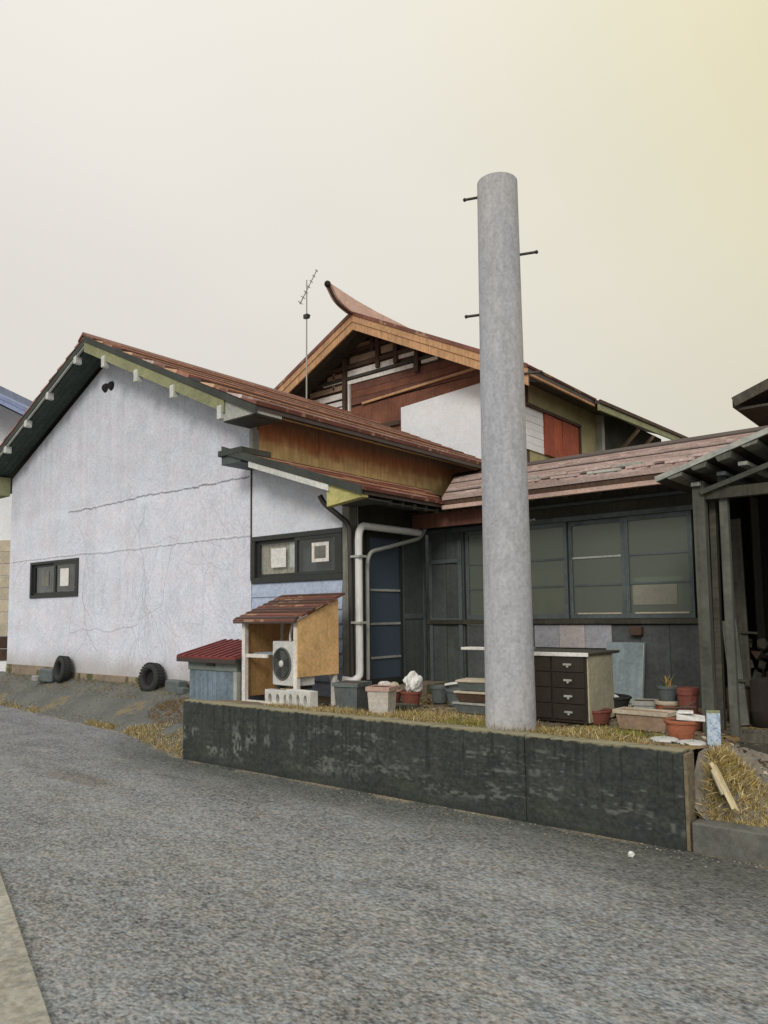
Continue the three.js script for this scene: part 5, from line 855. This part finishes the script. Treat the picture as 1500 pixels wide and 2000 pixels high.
tag(grass('dry_weeds', 10000, () => { for (;;) { const x = -6.4 + 7.5 * Math.pow(rnd(), 0.55), e = edgeZ(x), wd = lerp(0.08, 0.75, sstep(-1.6, 1.0, x)), z = e - wd * Math.pow(rnd(), 1.4) + rr(-0.03, 0.04); if (hA(x * 2.5 + 11, z * 2.5 + 7) > -0.15 || x > 0.1) return [x, Math.max(0, apronY(x, Math.min(z, e))) - 0.005, z]; } }, straw.concat([S(214, 196, 160), S(150, 128, 92)]), 0.015, 0.065), 'straw coloured weeds along the edge of the road left of the wall', 'weeds');
tag(grass('foot_weeds', 2600, () => { const x = rr(-7.2, 0.4), z = 0.06 + 0.45 * Math.pow(rnd(), 2) + (x > -1.5 ? rr(0, 0.5) * (x > -0.6 ? 1 : 0.5) : 0); return [x, apronY(x, z) - 0.005, z]; }, [S(132, 112, 58), S(110, 100, 56), S(150, 128, 72)], 0.02, 0.08), 'brown low weeds along the foot of the white wall', 'weeds');
tag(grass('brown_weeds', 2400, () => { const a = rr(0, 6.283), q = Math.sqrt(rnd()), x = -0.55 + 0.75 * q * Math.cos(a) + 0.2 * Math.sin(a), z = 0.72 + 0.36 * q * Math.sin(a); return [x, apronY(x, z) - 0.005, z]; }, [S(138, 96, 48), S(120, 88, 44), S(156, 118, 62), S(104, 92, 50)], 0.02, 0.07), 'patch of rusty brown weeds on the apron near the wall end', 'weeds');
tag(grass('green_weeds', 1100, () => { const k = rnd() < 0.55, a = rr(0, 6.283), q = Math.sqrt(rnd()), x = (k ? 4.55 : 5.7) + 0.3 * q * Math.cos(a), z = (k ? 1.55 : 1.05) + 0.17 * q * Math.sin(a); return [x, yardY(x, z) - 0.005, z]; }, [S(138, 142, 52), S(118, 128, 54), S(160, 152, 64)], 0.03, 0.09), 'low yellow green weeds among the dry grass behind the wall', 'weeds');
tag(grass('gate_weeds', 5200, () => { const t = Math.pow(rnd(), 1.5), x = 6.47 + 0.34 * t + rr(0, 0.06), z = 1.84 - 0.6 * rnd(); return [x, rampY(x, z) - 0.008, z, 1.2 - 0.6 * t]; }, [S(206, 184, 118), S(190, 164, 96), S(222, 208, 162), S(150, 128, 74), S(120, 110, 64)], 0.025, 0.085), 'yellow weeds beyond the right end of the low wall', 'weeds');

{ // loose gravel and grit along the road edge, the wall foot and the apron
  const g = new THREE.IcosahedronGeometry(1, 0), n = 2600, m = new THREE.InstancedMesh(g, new THREE.MeshStandardMaterial({ color: 0xffffff, roughness: 0.95 }), n), o = new THREE.Object3D(), c = new THREE.Color();
  for (let i = 0; i < n; i++) {
    const t = rnd(); let x, y, z;
    if (t < 0.45) { x = rr(-6.6, 1.2); z = edgeZ(x) + rr(-0.12, 0.08) - 0.2 * rnd() * rnd(); y = Math.max(0, apronY(x, Math.min(z, edgeZ(x)))); }
    else if (t < 0.65) { x = rr(-7.0, 0.9); z = rr(0.1, edgeZ(x)); y = apronY(x, z); }
    else if (t < 0.80) { x = rr(1.2, 6.9); z = 1.98 + 0.34 * rnd() * rnd(); y = -0.002; }
    else { x = rr(6.5, 8); z = rr(0.2, 1.8); y = rampY(x, z); }
    o.position.set(x, y + 0.002, z); o.rotation.set(rr(0, 6), rr(0, 6), rr(0, 6)); const k = rr(0.003, 0.012) * (t > 0.65 && t < 0.8 ? 0.7 : 1); o.scale.set(k * rr(0.8, 1.5), k * 0.7, k); o.updateMatrix(); m.setMatrixAt(i, o.matrix); c.setRGB(...mul(S(150, 146, 134), rr(0.3, 1.1))); m.setColorAt(i, c);
  }
  // dead leaves and scraps scattered over the yard
  const lg = new THREE.BufferGeometry(); lg.setAttribute('position', new THREE.Float32BufferAttribute([-1, 0, 0, 0, 0.25, -0.5, 1, 0, 0, 0, 0.3, 0.55], 3)); lg.setIndex([0, 2, 1, 0, 3, 2]); lg.computeVertexNormals();
  const ln = 2600, lm = new THREE.InstancedMesh(lg, new THREE.MeshStandardMaterial({ color: 0xffffff, roughness: 0.9, side: THREE.DoubleSide }), ln), lc = [S(120, 88, 60), S(96, 72, 52), S(150, 122, 84), S(74, 62, 52), S(176, 168, 152)];
  for (let i = 0; i < ln; i++) { const x = rr(1.9, 6.9), z = x > 6.4 ? rr(-0.6, 1.5) : rr(-1.3, 1.7), k = rr(0.010, 0.032); o.position.set(x, (x > 6.42 ? rampY(x, z) : yardY(x, z)) + 0.004, z); o.rotation.set(rr(-0.5, 0.5), rr(0, 6), rr(-0.5, 0.5)); o.scale.set(k, k, k); o.updateMatrix(); lm.setMatrixAt(i, o.matrix); c.setRGB(...mul(lc[Math.floor(rnd() * 5)], rr(0.6, 1.2))); lm.setColorAt(i, c); }
  lm.name = 'leaf_litter'; lm.castShadow = lm.receiveShadow = true; scene.add(lm); tag(stuff(lm), 'dead leaves and scraps scattered over the yard', 'leaves');
  m.name = 'gravel'; m.castShadow = m.receiveShadow = true; scene.add(m); tag(stuff(m), 'loose gravel and grit along the edges of the road', 'gravel');
}
renderer.render(scene, camera);
